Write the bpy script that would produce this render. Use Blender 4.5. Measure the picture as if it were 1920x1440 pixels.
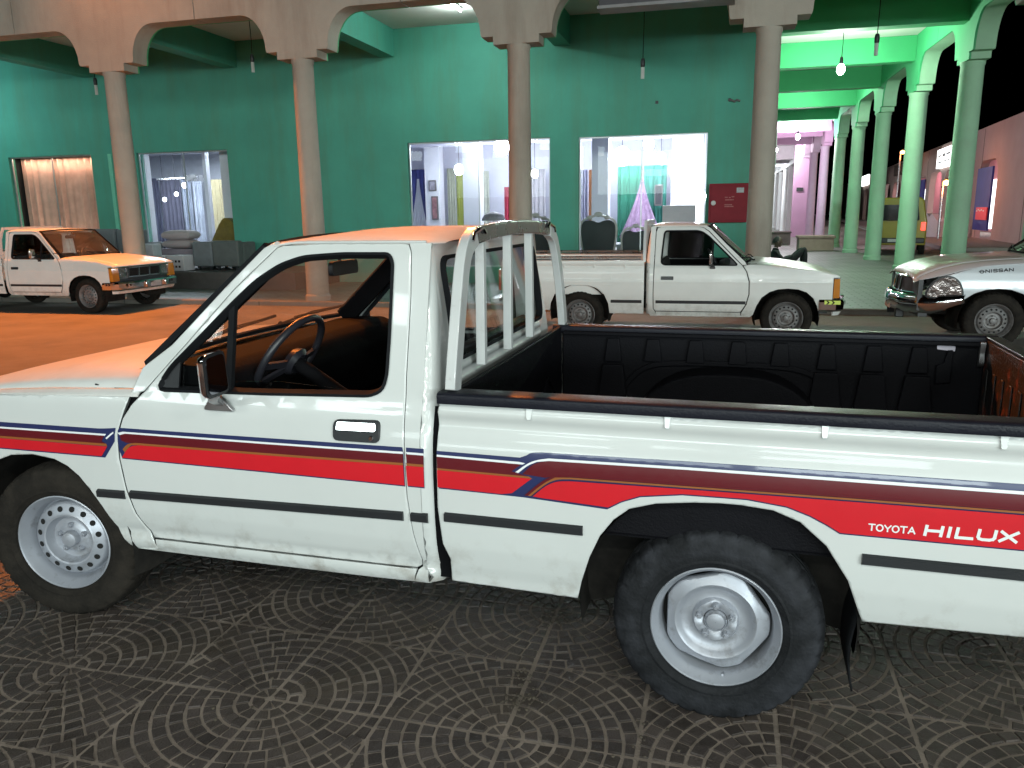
import bpy, bmesh, math, random
import numpy as np
from math import sin, cos, pi, radians, sqrt, atan2
from mathutils import Vector, Matrix
from mathutils.geometry import delaunay_2d_cdt

random.seed(7)
rng = np.random.default_rng(7)
for o in list(bpy.data.objects):
    bpy.data.objects.remove(o, do_unlink=True)
SC = bpy.context.scene
COL = SC.collection

# ------------------------------------------------------------------ camera
PITCH, ROLL, CAM_H, FPX = 0.21473, -0.015227, 1.627, 1472.57
cam_d = bpy.data.cameras.new('camera')
cam_d.sensor_width = 36.0
cam_d.lens = FPX / 1920 * 36.0
cam_d.clip_start = 0.05
cam_d.clip_end = 600
cam = bpy.data.objects.new('camera', cam_d)
COL.objects.link(cam)
_f = Vector((0, cos(PITCH), -sin(PITCH)))
_r = Vector((1, 0, 0))
_d = Vector((0, -sin(PITCH), -cos(PITCH)))
_x = _r * cos(ROLL) - _d * sin(ROLL)
_dn = _r * sin(ROLL) + _d * cos(ROLL)
_m = Matrix((_x, -_dn, -_f)).transposed().to_4x4()
_m.translation = Vector((0, 0, CAM_H))
cam.matrix_world = _m
SC.camera = cam

# frames of reference: the near pickup, the arcade building, the building across the street
T_YAW, T_O = 0.29225, Vector((0.62182, 2.23572, 0))
FW = Vector((-cos(T_YAW), sin(T_YAW), 0))
LAT = Vector((-sin(T_YAW), -cos(T_YAW), 0))
T_C = T_O - LAT * 0.845                       # truck centre line at the rear axle
T_ROT = atan2(FW.y, FW.x)
B_YAW, B_O = 0.25165, Vector((4.04002, 12.9614, 0))
E1 = Vector((cos(B_YAW), -sin(B_YAW), 0))
E2 = Vector((sin(B_YAW), cos(B_YAW), 0))
SP, WD, DP, HC = 3.9579, 4.00, 4.2372, 4.329
ZS = 0.06                                     # pavement of the arcade
ZR = -0.02                                    # road


def bw(s, k, z=0.0):
    return B_O + E1 * s + E2 * k + Vector((0, 0, z))


def tw(a, b, z=0.0):
    return T_O + FW * a + LAT * b + Vector((0, 0, z))


# ------------------------------------------------------------------ world and light
world = bpy.data.worlds.new('World')
SC.world = world
world.use_nodes = True
wn = world.node_tree
bg = wn.nodes['Background']
sky = wn.nodes.new('ShaderNodeTexSky')
sky.sky_type = 'NISHITA'
sky.sun_disc = False
sky.sun_elevation = radians(-6)
sky.sun_rotation = radians(250)
wn.links.new(sky.outputs['Color'], bg.inputs['Color'])
bg.inputs['Strength'].default_value = 0.12
SC.view_settings.view_transform = 'Standard'
SC.view_settings.look = 'None'
SC.view_settings.exposure = 0
SC.view_settings.gamma = 1
SC.view_settings.use_curve_mapping = False
SC.render.engine = 'CYCLES'
cy = SC.cycles
cy.use_denoising = True
cy.max_bounces = 8
cy.diffuse_bounces = 4
cy.glossy_bounces = 4
cy.transparent_max_bounces = 16
cy.sample_clamp_indirect = 4
cy.sample_clamp_direct = 0
cy.use_light_tree = True
cy.caustics_reflective = False
cy.caustics_refractive = False

SODIUM = (1.0, 0.25, 0.04)
COOL = (0.86, 0.99, 0.98)


def area(loc, target, size, size_y, power, color, spread=pi):
    d = bpy.data.lights.new('area_light', 'AREA')
    d.shape = 'RECTANGLE'
    d.size, d.size_y = size, size_y
    d.energy = power
    d.color = color
    d.spread = spread
    o = bpy.data.objects.new('area_light', d)
    COL.objects.link(o)
    o.location = loc
    v = Vector(target) - Vector(loc)
    o.rotation_euler = v.to_track_quat('-Z', 'Y').to_euler()
    return o


def point(loc, power, color, radius=0.08):
    d = bpy.data.lights.new('point_light', 'POINT')
    d.energy = power
    d.color = color
    d.shadow_soft_size = radius
    o = bpy.data.objects.new('point_light', d)
    COL.objects.link(o)
    o.location = loc
    return o


def sodium_spot(loc, target, power, color, cone=112, blend=.8, radius=.22):
    """sodium spot high at the arcade front, thrown out over the parking"""
    d = bpy.data.lights.new('sodium_spot', 'SPOT')
    d.energy = power
    d.color = color
    d.spot_size = radians(cone)
    d.spot_blend = blend
    d.shadow_soft_size = radius
    o = bpy.data.objects.new('sodium_spot', d)
    COL.objects.link(o)
    o.location = loc
    o.rotation_euler = (Vector(target) - Vector(loc)).to_track_quat('-Z', 'Y').to_euler()
    return o


# sodium flood lamp on the arcade front at the left, just above the picture
sodium_spot(bw(-12.6, -.45, 9.2), (-6.6, 7.8, 0), 8800, SODIUM)
# unseen second sodium spot, added to warm the near pickup's cab roof
sodium_spot(bw(-5.9, -.5, 9.2), (-.7, 3.0, 1.5), 4200, SODIUM, cone=27, blend=.7)
# unseen area lights standing in for shop fronts far behind the viewpoint
for lx, lp in ((-34, 1000), (-20, 1700), (-6, 3000), (9, 4700), (24, 5400), (40, 4700)):
    area((lx, -44, 5.4), (lx * .3, 8, 2.0), 12.0, 4.2, lp, COOL)
# added unseen lights for near-shop battens and sign boards, behind the viewpoint
for tx, ty, tz, tl in ((-4.4, -5.6, 3.5, 1.6), (-2.3, -5.2, 3.9, 1.0), (-.4, -5.6, 3.45, 2.0), (1.9, -5.3, 3.8, 1.1), (3.6, -5.6, 3.5, 1.7), (5.9, -5.3, 3.8, 1.3)):
    area((tx, ty, tz), (tx, 1.5, 0.6), tl, 0.36, 9 * tl, COOL)
for tx, ty, tz, tl in ((-7.6, -4.3, 4.6, 1.5), (-9.8, -4.1, 5.0, 1.0), (-12.2, -3.9, 4.7, 1.6), (-15.0, -3.6, 5.1, 1.2), (-18, -3.2, 4.8, 1.6)):  # more unseen boards, placed to streak the door with highlights
    area((tx, ty, tz), (tx * .3, 2.2, 0.8), tl, 0.5, 22 * tl, COOL)
for tx in (-2.6, .2, 3.0):
    area((tx, -2.0, 3.7), (tx, -.2, 0), 1.25, 0.12, 70, (.95, 1.0, .92))

# ------------------------------------------------------------------ materials
MATS = {}


def mat(name, color, rough=0.6, metal=0.0, var=0.12, scale=6.0, bump=0.0, bscale=60.0, coat=0.0, emit=None, estr=0.0,
        spec=0.5, dirt=None, dirt_z=None, rvar=0.0, obj_var=0.0, dmap=None):
    if name in MATS:
        return MATS[name]
    m = bpy.data.materials.new(name)
    m.use_nodes = True
    nt = m.node_tree
    N, L = nt.nodes, nt.links
    b = N['Principled BSDF']
    b.inputs['Roughness'].default_value = rough
    b.inputs['Metallic'].default_value = metal
    b.inputs['Coat Weight'].default_value = coat
    b.inputs['Coat Roughness'].default_value = 0.04
    b.inputs['Specular IOR Level'].default_value = spec
    tc = N.new('ShaderNodeTexCoord')
    nz = N.new('ShaderNodeTexNoise')
    nz.inputs['Scale'].default_value = scale
    nz.inputs['Detail'].default_value = 6
    nz.inputs['Roughness'].default_value = 0.62
    L.new(tc.outputs['Object'], nz.inputs['Vector'])
    mr = N.new('ShaderNodeMapRange')
    mr.inputs['From Min'].default_value = 0.25
    mr.inputs['From Max'].default_value = 0.75
    mr.inputs['To Min'].default_value = 1 - var
    mr.inputs['To Max'].default_value = 1 + var
    L.new(nz.outputs['Fac'], mr.inputs['Value'])
    mx = N.new('ShaderNodeVectorMath')
    mx.operation = 'SCALE'
    mx.inputs[0].default_value = color
    L.new(mr.outputs[0], mx.inputs['Scale'])
    out = mx.outputs[0]
    if obj_var:
        oi = N.new('ShaderNodeObjectInfo')
        m2 = N.new('ShaderNodeMapRange')
        m2.inputs['To Min'].default_value = 1 - obj_var
        m2.inputs['To Max'].default_value = 1 + obj_var
        L.new(oi.outputs['Random'], m2.inputs['Value'])
        v2 = N.new('ShaderNodeVectorMath')
        v2.operation = 'SCALE'
        L.new(out, v2.inputs[0])
        L.new(m2.outputs[0], v2.inputs['Scale'])
        out = v2.outputs[0]
    if dirt:
        n2 = N.new('ShaderNodeTexNoise')
        n2.inputs['Scale'].default_value = dirt[3]
        n2.inputs['Detail'].default_value = 8
        n2.inputs['Roughness'].default_value = 0.7
        if dmap:
            vm = N.new('ShaderNodeVectorMath')
            vm.operation = 'MULTIPLY'
            vm.inputs[1].default_value = dmap
            L.new(tc.outputs['Object'], vm.inputs[0])
            L.new(vm.outputs[0], n2.inputs['Vector'])
        else:
            L.new(tc.outputs['Object'], n2.inputs['Vector'])
        r2 = N.new('ShaderNodeMapRange')
        r2.inputs['From Min'].default_value = dirt[4]
        r2.inputs['From Max'].default_value = dirt[5]
        r2.inputs['To Max'].default_value = dirt[6]
        L.new(n2.outputs['Fac'], r2.inputs['Value'])
        fac = r2.outputs[0]
        if dirt_z:
            sx = N.new('ShaderNodeSeparateXYZ')
            L.new(tc.outputs['Object'], sx.inputs[0])
            r3 = N.new('ShaderNodeMapRange')
            r3.inputs['From Min'].default_value = dirt_z[0]
            r3.inputs['From Max'].default_value = dirt_z[1]
            r3.inputs['To Min'].default_value = 1
            r3.inputs['To Max'].default_value = 0
            L.new(sx.outputs['Z'], r3.inputs['Value'])
            mu = N.new('ShaderNodeMath')
            mu.operation = 'MULTIPLY'
            L.new(fac, mu.inputs[0])
            L.new(r3.outputs[0], mu.inputs[1])
            fac = mu.outputs[0]
        mc = N.new('ShaderNodeMix')
        mc.data_type = 'RGBA'
        L.new(fac, mc.inputs['Factor'])
        L.new(out, mc.inputs['A'])
        mc.inputs['B'].default_value = (*dirt[:3], 1)
        out = mc.outputs['Result']
    L.new(out, b.inputs['Base Color'])
    if rvar:
        r4 = N.new('ShaderNodeMapRange')
        r4.inputs['From Min'].default_value = 0.3
        r4.inputs['From Max'].default_value = 0.7
        r4.inputs['To Min'].default_value = max(0.02, rough - rvar)
        r4.inputs['To Max'].default_value = min(1, rough + rvar)
        L.new(nz.outputs['Fac'], r4.inputs['Value'])
        L.new(r4.outputs[0], b.inputs['Roughness'])
    if bump:
        n3 = N.new('ShaderNodeTexNoise')
        n3.inputs['Scale'].default_value = bscale
        n3.inputs['Detail'].default_value = 4
        L.new(tc.outputs['Object'], n3.inputs['Vector'])
        bp = N.new('ShaderNodeBump')
        bp.inputs['Strength'].default_value = bump
        bp.inputs['Distance'].default_value = 0.02
        L.new(n3.outputs['Fac'], bp.inputs['Height'])
        L.new(bp.outputs[0], b.inputs['Normal'])
    if emit:
        b.inputs['Emission Color'].default_value = (*emit, 1)
        b.inputs['Emission Strength'].default_value = estr
    MATS[name] = m
    return m


def glass(name, tint=(1, 1, 1), base=0.04, rough=0.01):
    """thin pane: transparent with a fresnel reflection"""
    if name in MATS:
        return MATS[name]
    m = bpy.data.materials.new(name)
    m.use_nodes = True
    nt = m.node_tree
    N, L = nt.nodes, nt.links
    N.remove(N['Principled BSDF'])
    tr = N.new('ShaderNodeBsdfTransparent')
    tr.inputs[0].default_value = (*tint, 1)
    gl = N.new('ShaderNodeBsdfGlossy')
    gl.inputs['Roughness'].default_value = rough
    # Schlick reflectance from either side of the pane
    ge = N.new('ShaderNodeNewGeometry')
    dt = N.new('ShaderNodeVectorMath')
    dt.operation = 'DOT_PRODUCT'
    L.new(ge.outputs['Normal'], dt.inputs[0])
    L.new(ge.outputs['Incoming'], dt.inputs[1])
    ab = N.new('ShaderNodeMath')
    ab.operation = 'ABSOLUTE'
    L.new(dt.outputs['Value'], ab.inputs[0])
    om = N.new('ShaderNodeMath')
    om.operation = 'SUBTRACT'
    om.inputs[0].default_value = 1
    L.new(ab.outputs[0], om.inputs[1])
    pw = N.new('ShaderNodeMath')
    pw.operation = 'POWER'
    pw.inputs[1].default_value = 5
    L.new(om.outputs[0], pw.inputs[0])
    ms = N.new('ShaderNodeMixShader')
    mr = N.new('ShaderNodeMapRange')
    mr.inputs['To Min'].default_value = base
    mr.inputs['To Max'].default_value = 1.0
    L.new(pw.outputs[0], mr.inputs['Value'])
    L.new(mr.outputs[0], ms.inputs[0])
    L.new(tr.outputs[0], ms.inputs[1])
    L.new(gl.outputs[0], ms.inputs[2])
    L.new(ms.outputs[0], N['Material Output'].inputs['Surface'])
    MATS[name] = m
    return m


paint = mat('white_paint', (.625, .65, .64), .22, coat=.6, var=.025, scale=3, rvar=.05,
            dirt=(.24, .20, .15, 7.0, .50, .74, .75), dirt_z=(.36, .58))
paint_old = mat('aged_white_paint', (.74, .76, .73), .33, coat=.25, var=.05, scale=4,
                dirt=(.22, .18, .13, 5.0, .45, .75, .8), dirt_z=(.28, .6))
paint_roof = mat('white_roof_paint', (.68, .68, .66), .55, spec=.12, var=.05, scale=5, rvar=.08,
                 dirt=(.42, .36, .30, 3.0, .45, .8, .45))
silver_paint = mat('silver_paint', (.62, .66, .69), .30, metal=.12, coat=.5, var=.04)
rubber = mat('black_rubber', (.012, .013, .015), .75, var=.2, spec=.08)
trim = mat('black_trim', (.018, .02, .023), .38, var=.15, bump=.08, bscale=200)
liner = mat('bed_liner_plastic', (.006, .006, .008), .58, var=.25, bump=.2, bscale=160, rvar=.06, spec=.10)
liner_cap = mat('rail_cap_plastic', (.011, .012, .019), .40, var=.2, bump=.14, bscale=150, rvar=.08, spec=.22)
tyre_m = mat('tyre_rubber', (.009, .010, .012), .75, spec=.25, var=.25, scale=9, bump=.25, bscale=90,
             dirt=(.024, .025, .03, 9.0, .45, .75, .7))
tyre_brown = mat('dusty_tyre_rubber', (.014, .012, .010), .85, spec=.2, var=.25, scale=9, bump=.25, bscale=90,
                 dirt=(.034, .028, .022, 9.0, .45, .75, .6))


def dust_ring(m, r0, r1, col, amount):
    """road dust rubbed on the sidewall between two radii (tyre axle = local Y)"""
    nt = m.node_tree
    N, L = nt.nodes, nt.links
    b = N['Principled BSDF']
    tc = N.new('ShaderNodeTexCoord')
    vm = N.new('ShaderNodeVectorMath')
    vm.operation = 'MULTIPLY'
    vm.inputs[1].default_value = (1, 0, 1)
    L.new(tc.outputs['Object'], vm.inputs[0])
    ln = N.new('ShaderNodeVectorMath')
    ln.operation = 'LENGTH'
    L.new(vm.outputs[0], ln.inputs[0])
    rp = N.new('ShaderNodeValToRGB')
    cr = rp.color_ramp
    cr.elements[0].position = r0 - .02
    cr.elements[0].color = (0, 0, 0, 1)
    cr.elements[1].position = r1 + .012
    cr.elements[1].color = (0, 0, 0, 1)
    for q, w in ((r0, .75), ((r0 + r1) / 2, .45), (r1, 1)):
        e = cr.elements.new(q)
        e.color = (w, w, w, 1)
    L.new(ln.outputs['Value'], rp.inputs[0])
    nz = N.new('ShaderNodeTexNoise')
    nz.inputs['Scale'].default_value = 16
    nz.inputs['Detail'].default_value = 8
    L.new(tc.outputs['Object'], nz.inputs['Vector'])
    r = N.new('ShaderNodeMapRange')
    r.inputs['From Min'].default_value = .36
    r.inputs['From Max'].default_value = .66
    r.inputs['To Max'].default_value = amount
    L.new(nz.outputs['Fac'], r.inputs['Value'])
    mu = N.new('ShaderNodeMath')
    mu.operation = 'MULTIPLY'
    L.new(rp.outputs[0], mu.inputs[0])
    L.new(r.outputs[0], mu.inputs[1])
    src = b.inputs['Base Color'].links[0].from_socket
    mx = N.new('ShaderNodeMix')
    mx.data_type = 'RGBA'
    L.new(mu.outputs[0], mx.inputs['Factor'])
    L.new(src, mx.inputs['A'])
    mx.inputs['B'].default_value = (*col, 1)
    L.new(mx.outputs['Result'], b.inputs['Base Color'])


dust_ring(tyre_m, .262, .312, (.055, .058, .070), .5)
dust_ring(tyre_brown, .262, .312, (.036, .030, .024), .5)
rim_m = mat('silver_wheel_paint', (.40, .42, .47), .42, metal=.4, var=.07, rvar=.08,
            dirt=(.10, .085, .07, 14.0, .55, .8, .8))
rim_old = mat('worn_wheel_paint', (.24, .235, .235), .5, metal=.3, var=.15,
              dirt=(.08, .06, .045, 12.0, .45, .7, .8))
flat_black = mat('matte_black', (.006, .006, .006), .9)  # flat black, also painted in for the shade inside holes
chassis = mat('chassis_black', (.014, .013, .012), .85, spec=.2, var=.3, dirt=(.045, .040, .034, 6, .42, .75, .6))
chrome = mat('chrome', (.72, .72, .74), .09, metal=1.0, var=.04, rvar=.05)
satin = mat('satin_metal', (.42, .42, .43), .3, metal=.9, var=.08, rvar=.1)
rack_m = mat('white_tube_paint', (.58, .60, .60), .3, coat=.3, var=.05, dirt=(.25, .22, .2, 14, .58, .75, .5))
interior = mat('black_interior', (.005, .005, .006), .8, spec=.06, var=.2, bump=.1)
wheel_blk = mat('steering_black', (.02, .02, .026), .35, var=.1)
navy = mat('navy_stripe', (.018, .028, .105), .3, coat=.5, var=.05)
wht = mat('white_stripe', (.82, .84, .86), .3, coat=.4, var=.02)
dred = mat('maroon_stripe', (.115, .006, .012), .3, coat=.5, var=.06)
red = mat('red_stripe', (.62, .012, .022), .3, coat=.5, var=.05)
gold = mat('gold_stripe', (.30, .10, .025), .35, coat=.4, var=.06)
amber = mat('amber_lens', (.55, .20, .02), .15, var=.1, coat=.5)
lens = mat('headlamp_lens', (.50, .50, .52), .08, metal=.6, var=.25, scale=30)
lens_d22 = mat('wide_headlamp_lens', (.30, .26, .25), .12, metal=.75, var=.8, scale=14, bump=.5, bscale=14, coat=1.0)
redlens = mat('red_lens', (.5, .01, .01), .15, coat=.5)
g_clear = glass('window_glass', (.94, .97, .96), .022)
def dusty(name):
    m = glass(name, (.95, .97, .96), .035).copy()
    m.name = name + '_dusty'
    nt = m.node_tree
    N, L = nt.nodes, nt.links
    o = [n for n in N if n.type == 'OUTPUT_MATERIAL'][0]
    old = o.inputs['Surface'].links[0].from_socket
    tl = N.new('ShaderNodeBsdfTranslucent')
    tl.inputs[0].default_value = (.62, .56, .48, 1)
    df = N.new('ShaderNodeBsdfDiffuse')
    df.inputs[0].default_value = (.62, .56, .48, 1)
    m1 = N.new('ShaderNodeMixShader')
    L.new(tl.outputs[0], m1.inputs[1])
    L.new(df.outputs[0], m1.inputs[2])
    nz = N.new('ShaderNodeTexNoise')
    nz.inputs['Scale'].default_value = 5
    nz.inputs['Detail'].default_value = 6
    r = N.new('ShaderNodeMapRange')
    r.inputs['To Min'].default_value = .02
    r.inputs['To Max'].default_value = .30
    L.new(nz.outputs['Fac'], r.inputs['Value'])
    m2 = N.new('ShaderNodeMixShader')
    L.new(r.outputs[0], m2.inputs[0])
    L.new(old, m2.inputs[1])
    L.new(m1.outputs[0], m2.inputs[2])
    L.new(m2.outputs[0], o.inputs['Surface'])
    return m


g_dusty = dusty('window_glass')
g_dark = glass('tinted_glass', (.16, .15, .14), .05)
g_shop = glass('shop_glass', (.97, .98, .98), .010)

# ------------------------------------------------------------------ mesh helpers
class G:
    def __init__(s):
        s.v, s.f = [], []

    def add(s, vs, fs):
        n = len(s.v)
        s.v += [tuple(p) for p in vs]
        s.f += [tuple(i + n for i in f) for f in fs]
        return s

    def box(s, x0, x1, y0, y1, z0, z1):
        x0, x1 = min(x0, x1), max(x0, x1)
        y0, y1 = min(y0, y1), max(y0, y1)
        z0, z1 = min(z0, z1), max(z0, z1)
        return s.add([(x0, y0, z0), (x1, y0, z0), (x1, y1, z0), (x0, y1, z0), (x0, y0, z1), (x1, y0, z1), (x1, y1, z1), (x0, y1, z1)],
                     [(0, 3, 2, 1), (4, 5, 6, 7), (0, 1, 5, 4), (1, 2, 6, 5), (2, 3, 7, 6), (3, 0, 4, 7)])

    def sweep(s, path, prof, closed=False, up=None):
        """sweep a closed 2D profile [(u,v)] along a 3D path"""
        P = [Vector(p) for p in path]
        n, k = len(P), len(prof)
        vs = []
        up0 = Vector(up) if up else None
        prev = None
        for i in range(n):
            a = P[i - 1] if (i > 0 or closed) else P[i]
            c = P[(i + 1) % n] if (i < n - 1 or closed) else P[i]
            t = (c - a).normalized()
            if prev is None:
                q = up0 or (Vector((0, 0, 1)) if abs(t.z) < .9 else Vector((0, 1, 0)))
            else:
                q = prev
            u = (q - t * q.dot(t)).normalized()
            prev = u
            w = t.cross(u)
            for (a1, b1) in prof:
                vs.append(P[i] + u * a1 + w * b1)
        fs = []
        m = n if closed else n - 1
        for i in range(m):
            j = (i + 1) % n
            for q in range(k):
                r = (q + 1) % k
                fs.append((i * k + q, j * k + q, j * k + r, i * k + r))
        if not closed:
            fs.append(tuple(range(k)))
            fs.append(tuple((n - 1) * k + q for q in reversed(range(k))))
        return s.add(vs, fs)

    def tube(s, path, r, n=8, closed=False):
        return s.sweep(path, [(r * cos(2 * pi * i / n), r * sin(2 * pi * i / n)) for i in range(n)], closed)

    def bar(s, path, w, h, closed=False, up=None):
        return s.sweep(path, [(-h / 2, -w / 2), (h / 2, -w / 2), (h / 2, w / 2), (-h / 2, w / 2)], closed, up)

    def lathe(s, prof, n=48, axis='Y', c=(0, 0, 0), a0=0.0, a1=2 * pi):
        full = abs(a1 - a0 - 2 * pi) < 1e-6
        m = n if full else n + 1
        vs, fs = [], []
        for (r, x) in prof:
            for i in range(m):
                t = a0 + (a1 - a0) * i / n
                p = {'Y': (r * cos(t), x, r * sin(t)), 'Z': (r * cos(t), r * sin(t), x), 'X': (x, r * cos(t), r * sin(t))}[axis]
                vs.append((p[0] + c[0], p[1] + c[1], p[2] + c[2]))
        for j in range(len(prof) - 1):
            for i in range(m if full else n):
                q = (i + 1) % m
                fs.append((j * m + i, j * m + q, (j + 1) * m + q, (j + 1) * m + i))
        return s.add(vs, fs)

    def prism(s, poly, fn):
        """poly: 2D outline; fn(u, v, t) with t = 0 or 1 gives both faces"""
        n = len(poly)
        vs = [fn(u, v, 0) for u, v in poly] + [fn(u, v, 1) for u, v in poly]
        fs = [tuple(range(n)), tuple(reversed(range(n, 2 * n)))]
        fs += [(i, i + n, (i + 1) % n + n, (i + 1) % n) for i in range(n)]
        return s.add(vs, fs)

    def sphere(s, c, rx, ry=None, rz=None, nu=16, nv=10):
        ry = ry or rx
        rz = rz or rx
        vs, fs = [], []
        for j in range(nv + 1):
            p = -pi / 2 + pi * j / nv
            for i in range(nu):
                t = 2 * pi * i / nu
                vs.append((c[0] + rx * cos(p) * cos(t), c[1] + ry * cos(p) * sin(t), c[2] + rz * sin(p)))
        for j in range(nv):
            for i in range(nu):
                q = (i + 1) % nu
                fs.append((j * nu + i, j * nu + q, (j + 1) * nu + q, (j + 1) * nu + i))
        return s.add(vs, fs)

    def surf(s, fn, nu, nv):
        vs = [fn(i / nu, j / nv) for j in range(nv + 1) for i in range(nu + 1)]
        fs = [(j * (nu + 1) + i, j * (nu + 1) + i + 1, (j + 1) * (nu + 1) + i + 1, (j + 1) * (nu + 1) + i) for j in range(nv) for i in range(nu)]
        return s.add(vs, fs)

    def xf(s, M, i0=0):
        for i in range(i0, len(s.v)):
            s.v[i] = tuple(M @ Vector(s.v[i]))
        return s

    def build(s, name, m, parent=None, smooth=True, sharp=38, bev=0, recalc=True, weld=True):
        me = bpy.data.meshes.new(name)
        me.from_pydata(s.v, [], s.f)
        me.update()
        if recalc or weld:
            b = bmesh.new()
            b.from_mesh(me)
            if weld:
                bmesh.ops.remove_doubles(b, verts=b.verts, dist=1e-5)
            if recalc:
                bmesh.ops.recalc_face_normals(b, faces=b.faces)
            b.to_mesh(me)
            b.free()
        if smooth:
            me.shade_smooth()
            me.set_sharp_from_angle(angle=radians(sharp))
        me.materials.append(m)
        o = bpy.data.objects.new(name, me)
        COL.objects.link(o)
        if parent:
            o.parent = parent
        if bev:
            md = o.modifiers.new('bevel', 'BEVEL')
            md.width = bev
            md.segments = 2
            md.limit_method = 'ANGLE'
            md.angle_limit = radians(40)
        return o


def empty(name, loc=(0, 0, 0), rz=0.0, parent=None):
    o = bpy.data.objects.new(name, None)
    COL.objects.link(o)
    o.location = loc
    o.rotation_euler = (0, 0, rz)
    o.empty_display_size = .2
    if parent:
        o.parent = parent
    return o


def tag(o, label, cat, group=None):
    o['label'] = label
    o['category'] = cat
    if group:
        o['group'] = group
    return o


def struct(o, kind='structure'):
    o['kind'] = kind
    return o


def copy_tree(o, parent=None):
    c = o.copy()
    COL.objects.link(c)
    if parent:
        c.parent = parent
    for ch in list(o.children):
        copy_tree(ch, c)
    return c


def densify(poly, step):
    out = []
    n = len(poly)
    for i in range(n):
        a, b = poly[i], poly[(i + 1) % n]
        d = math.hypot(b[0] - a[0], b[1] - a[1])
        k = max(1, int(math.ceil(d / step)))
        for j in range(k):
            t = j / k
            out.append((a[0] + (b[0] - a[0]) * t, a[1] + (b[1] - a[1]) * t))
    return out


def inpoly(P, poly):
    P = np.asarray(P)
    x, y = P[:, 0], P[:, 1]
    r = np.zeros(len(P), bool)
    n = len(poly)
    for i in range(n):
        x0, y0 = poly[i]
        x1, y1 = poly[(i + 1) % n]
        if y0 == y1:
            continue
        c = ((y0 > y) != (y1 > y)) & (x < (x1 - x0) * (y - y0) / (y1 - y0) + x0)
        r ^= c
    return r


def segdist(P, poly):
    P = np.asarray(P, float)
    d = np.full(len(P), 1e9)
    n = len(poly)
    for i in range(n):
        a = np.array(poly[i])
        b = np.array(poly[(i + 1) % n])
        ab = b - a
        L = (ab @ ab) + 1e-12
        t = np.clip(((P - a) @ ab) / L, 0, 1)
        q = a + t[:, None] * ab
        d = np.minimum(d, np.hypot(*(P - q).T))
    return d


def smooth_poly(poly, closed=True, it=2, keep=0.0):
    """Chaikin corner cutting"""
    for _ in range(it):
        out = []
        n = len(poly)
        rg = range(n) if closed else range(n - 1)
        if not closed:
            out.append(poly[0])
        for i in rg:
            a, b = poly[i], poly[(i + 1) % n]
            out.append((a[0] * .75 + b[0] * .25, a[1] * .75 + b[1] * .25))
            out.append((a[0] * .25 + b[0] * .75, a[1] * .25 + b[1] * .75))
        if not closed:
            out.append(poly[-1])
        poly = out
    return poly


def rounded(poly, r, seg=4):
    """round the corners of a polygon with radius-like cut r"""
    out = []
    n = len(poly)
    for i in range(n):
        p0, p, p1 = Vector(poly[i - 1]), Vector(poly[i]), Vector(poly[(i + 1) % n])
        d0, d1 = (p0 - p), (p1 - p)
        q = min(r, d0.length * .45, d1.length * .45)
        a, c = p + d0.normalized() * q, p + d1.normalized() * q
        for j in range(seg + 1):
            t = j / seg
            out.append(tuple(a * (1 - t) ** 2 + p * 2 * t * (1 - t) + c * t * t))
    return out


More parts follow.
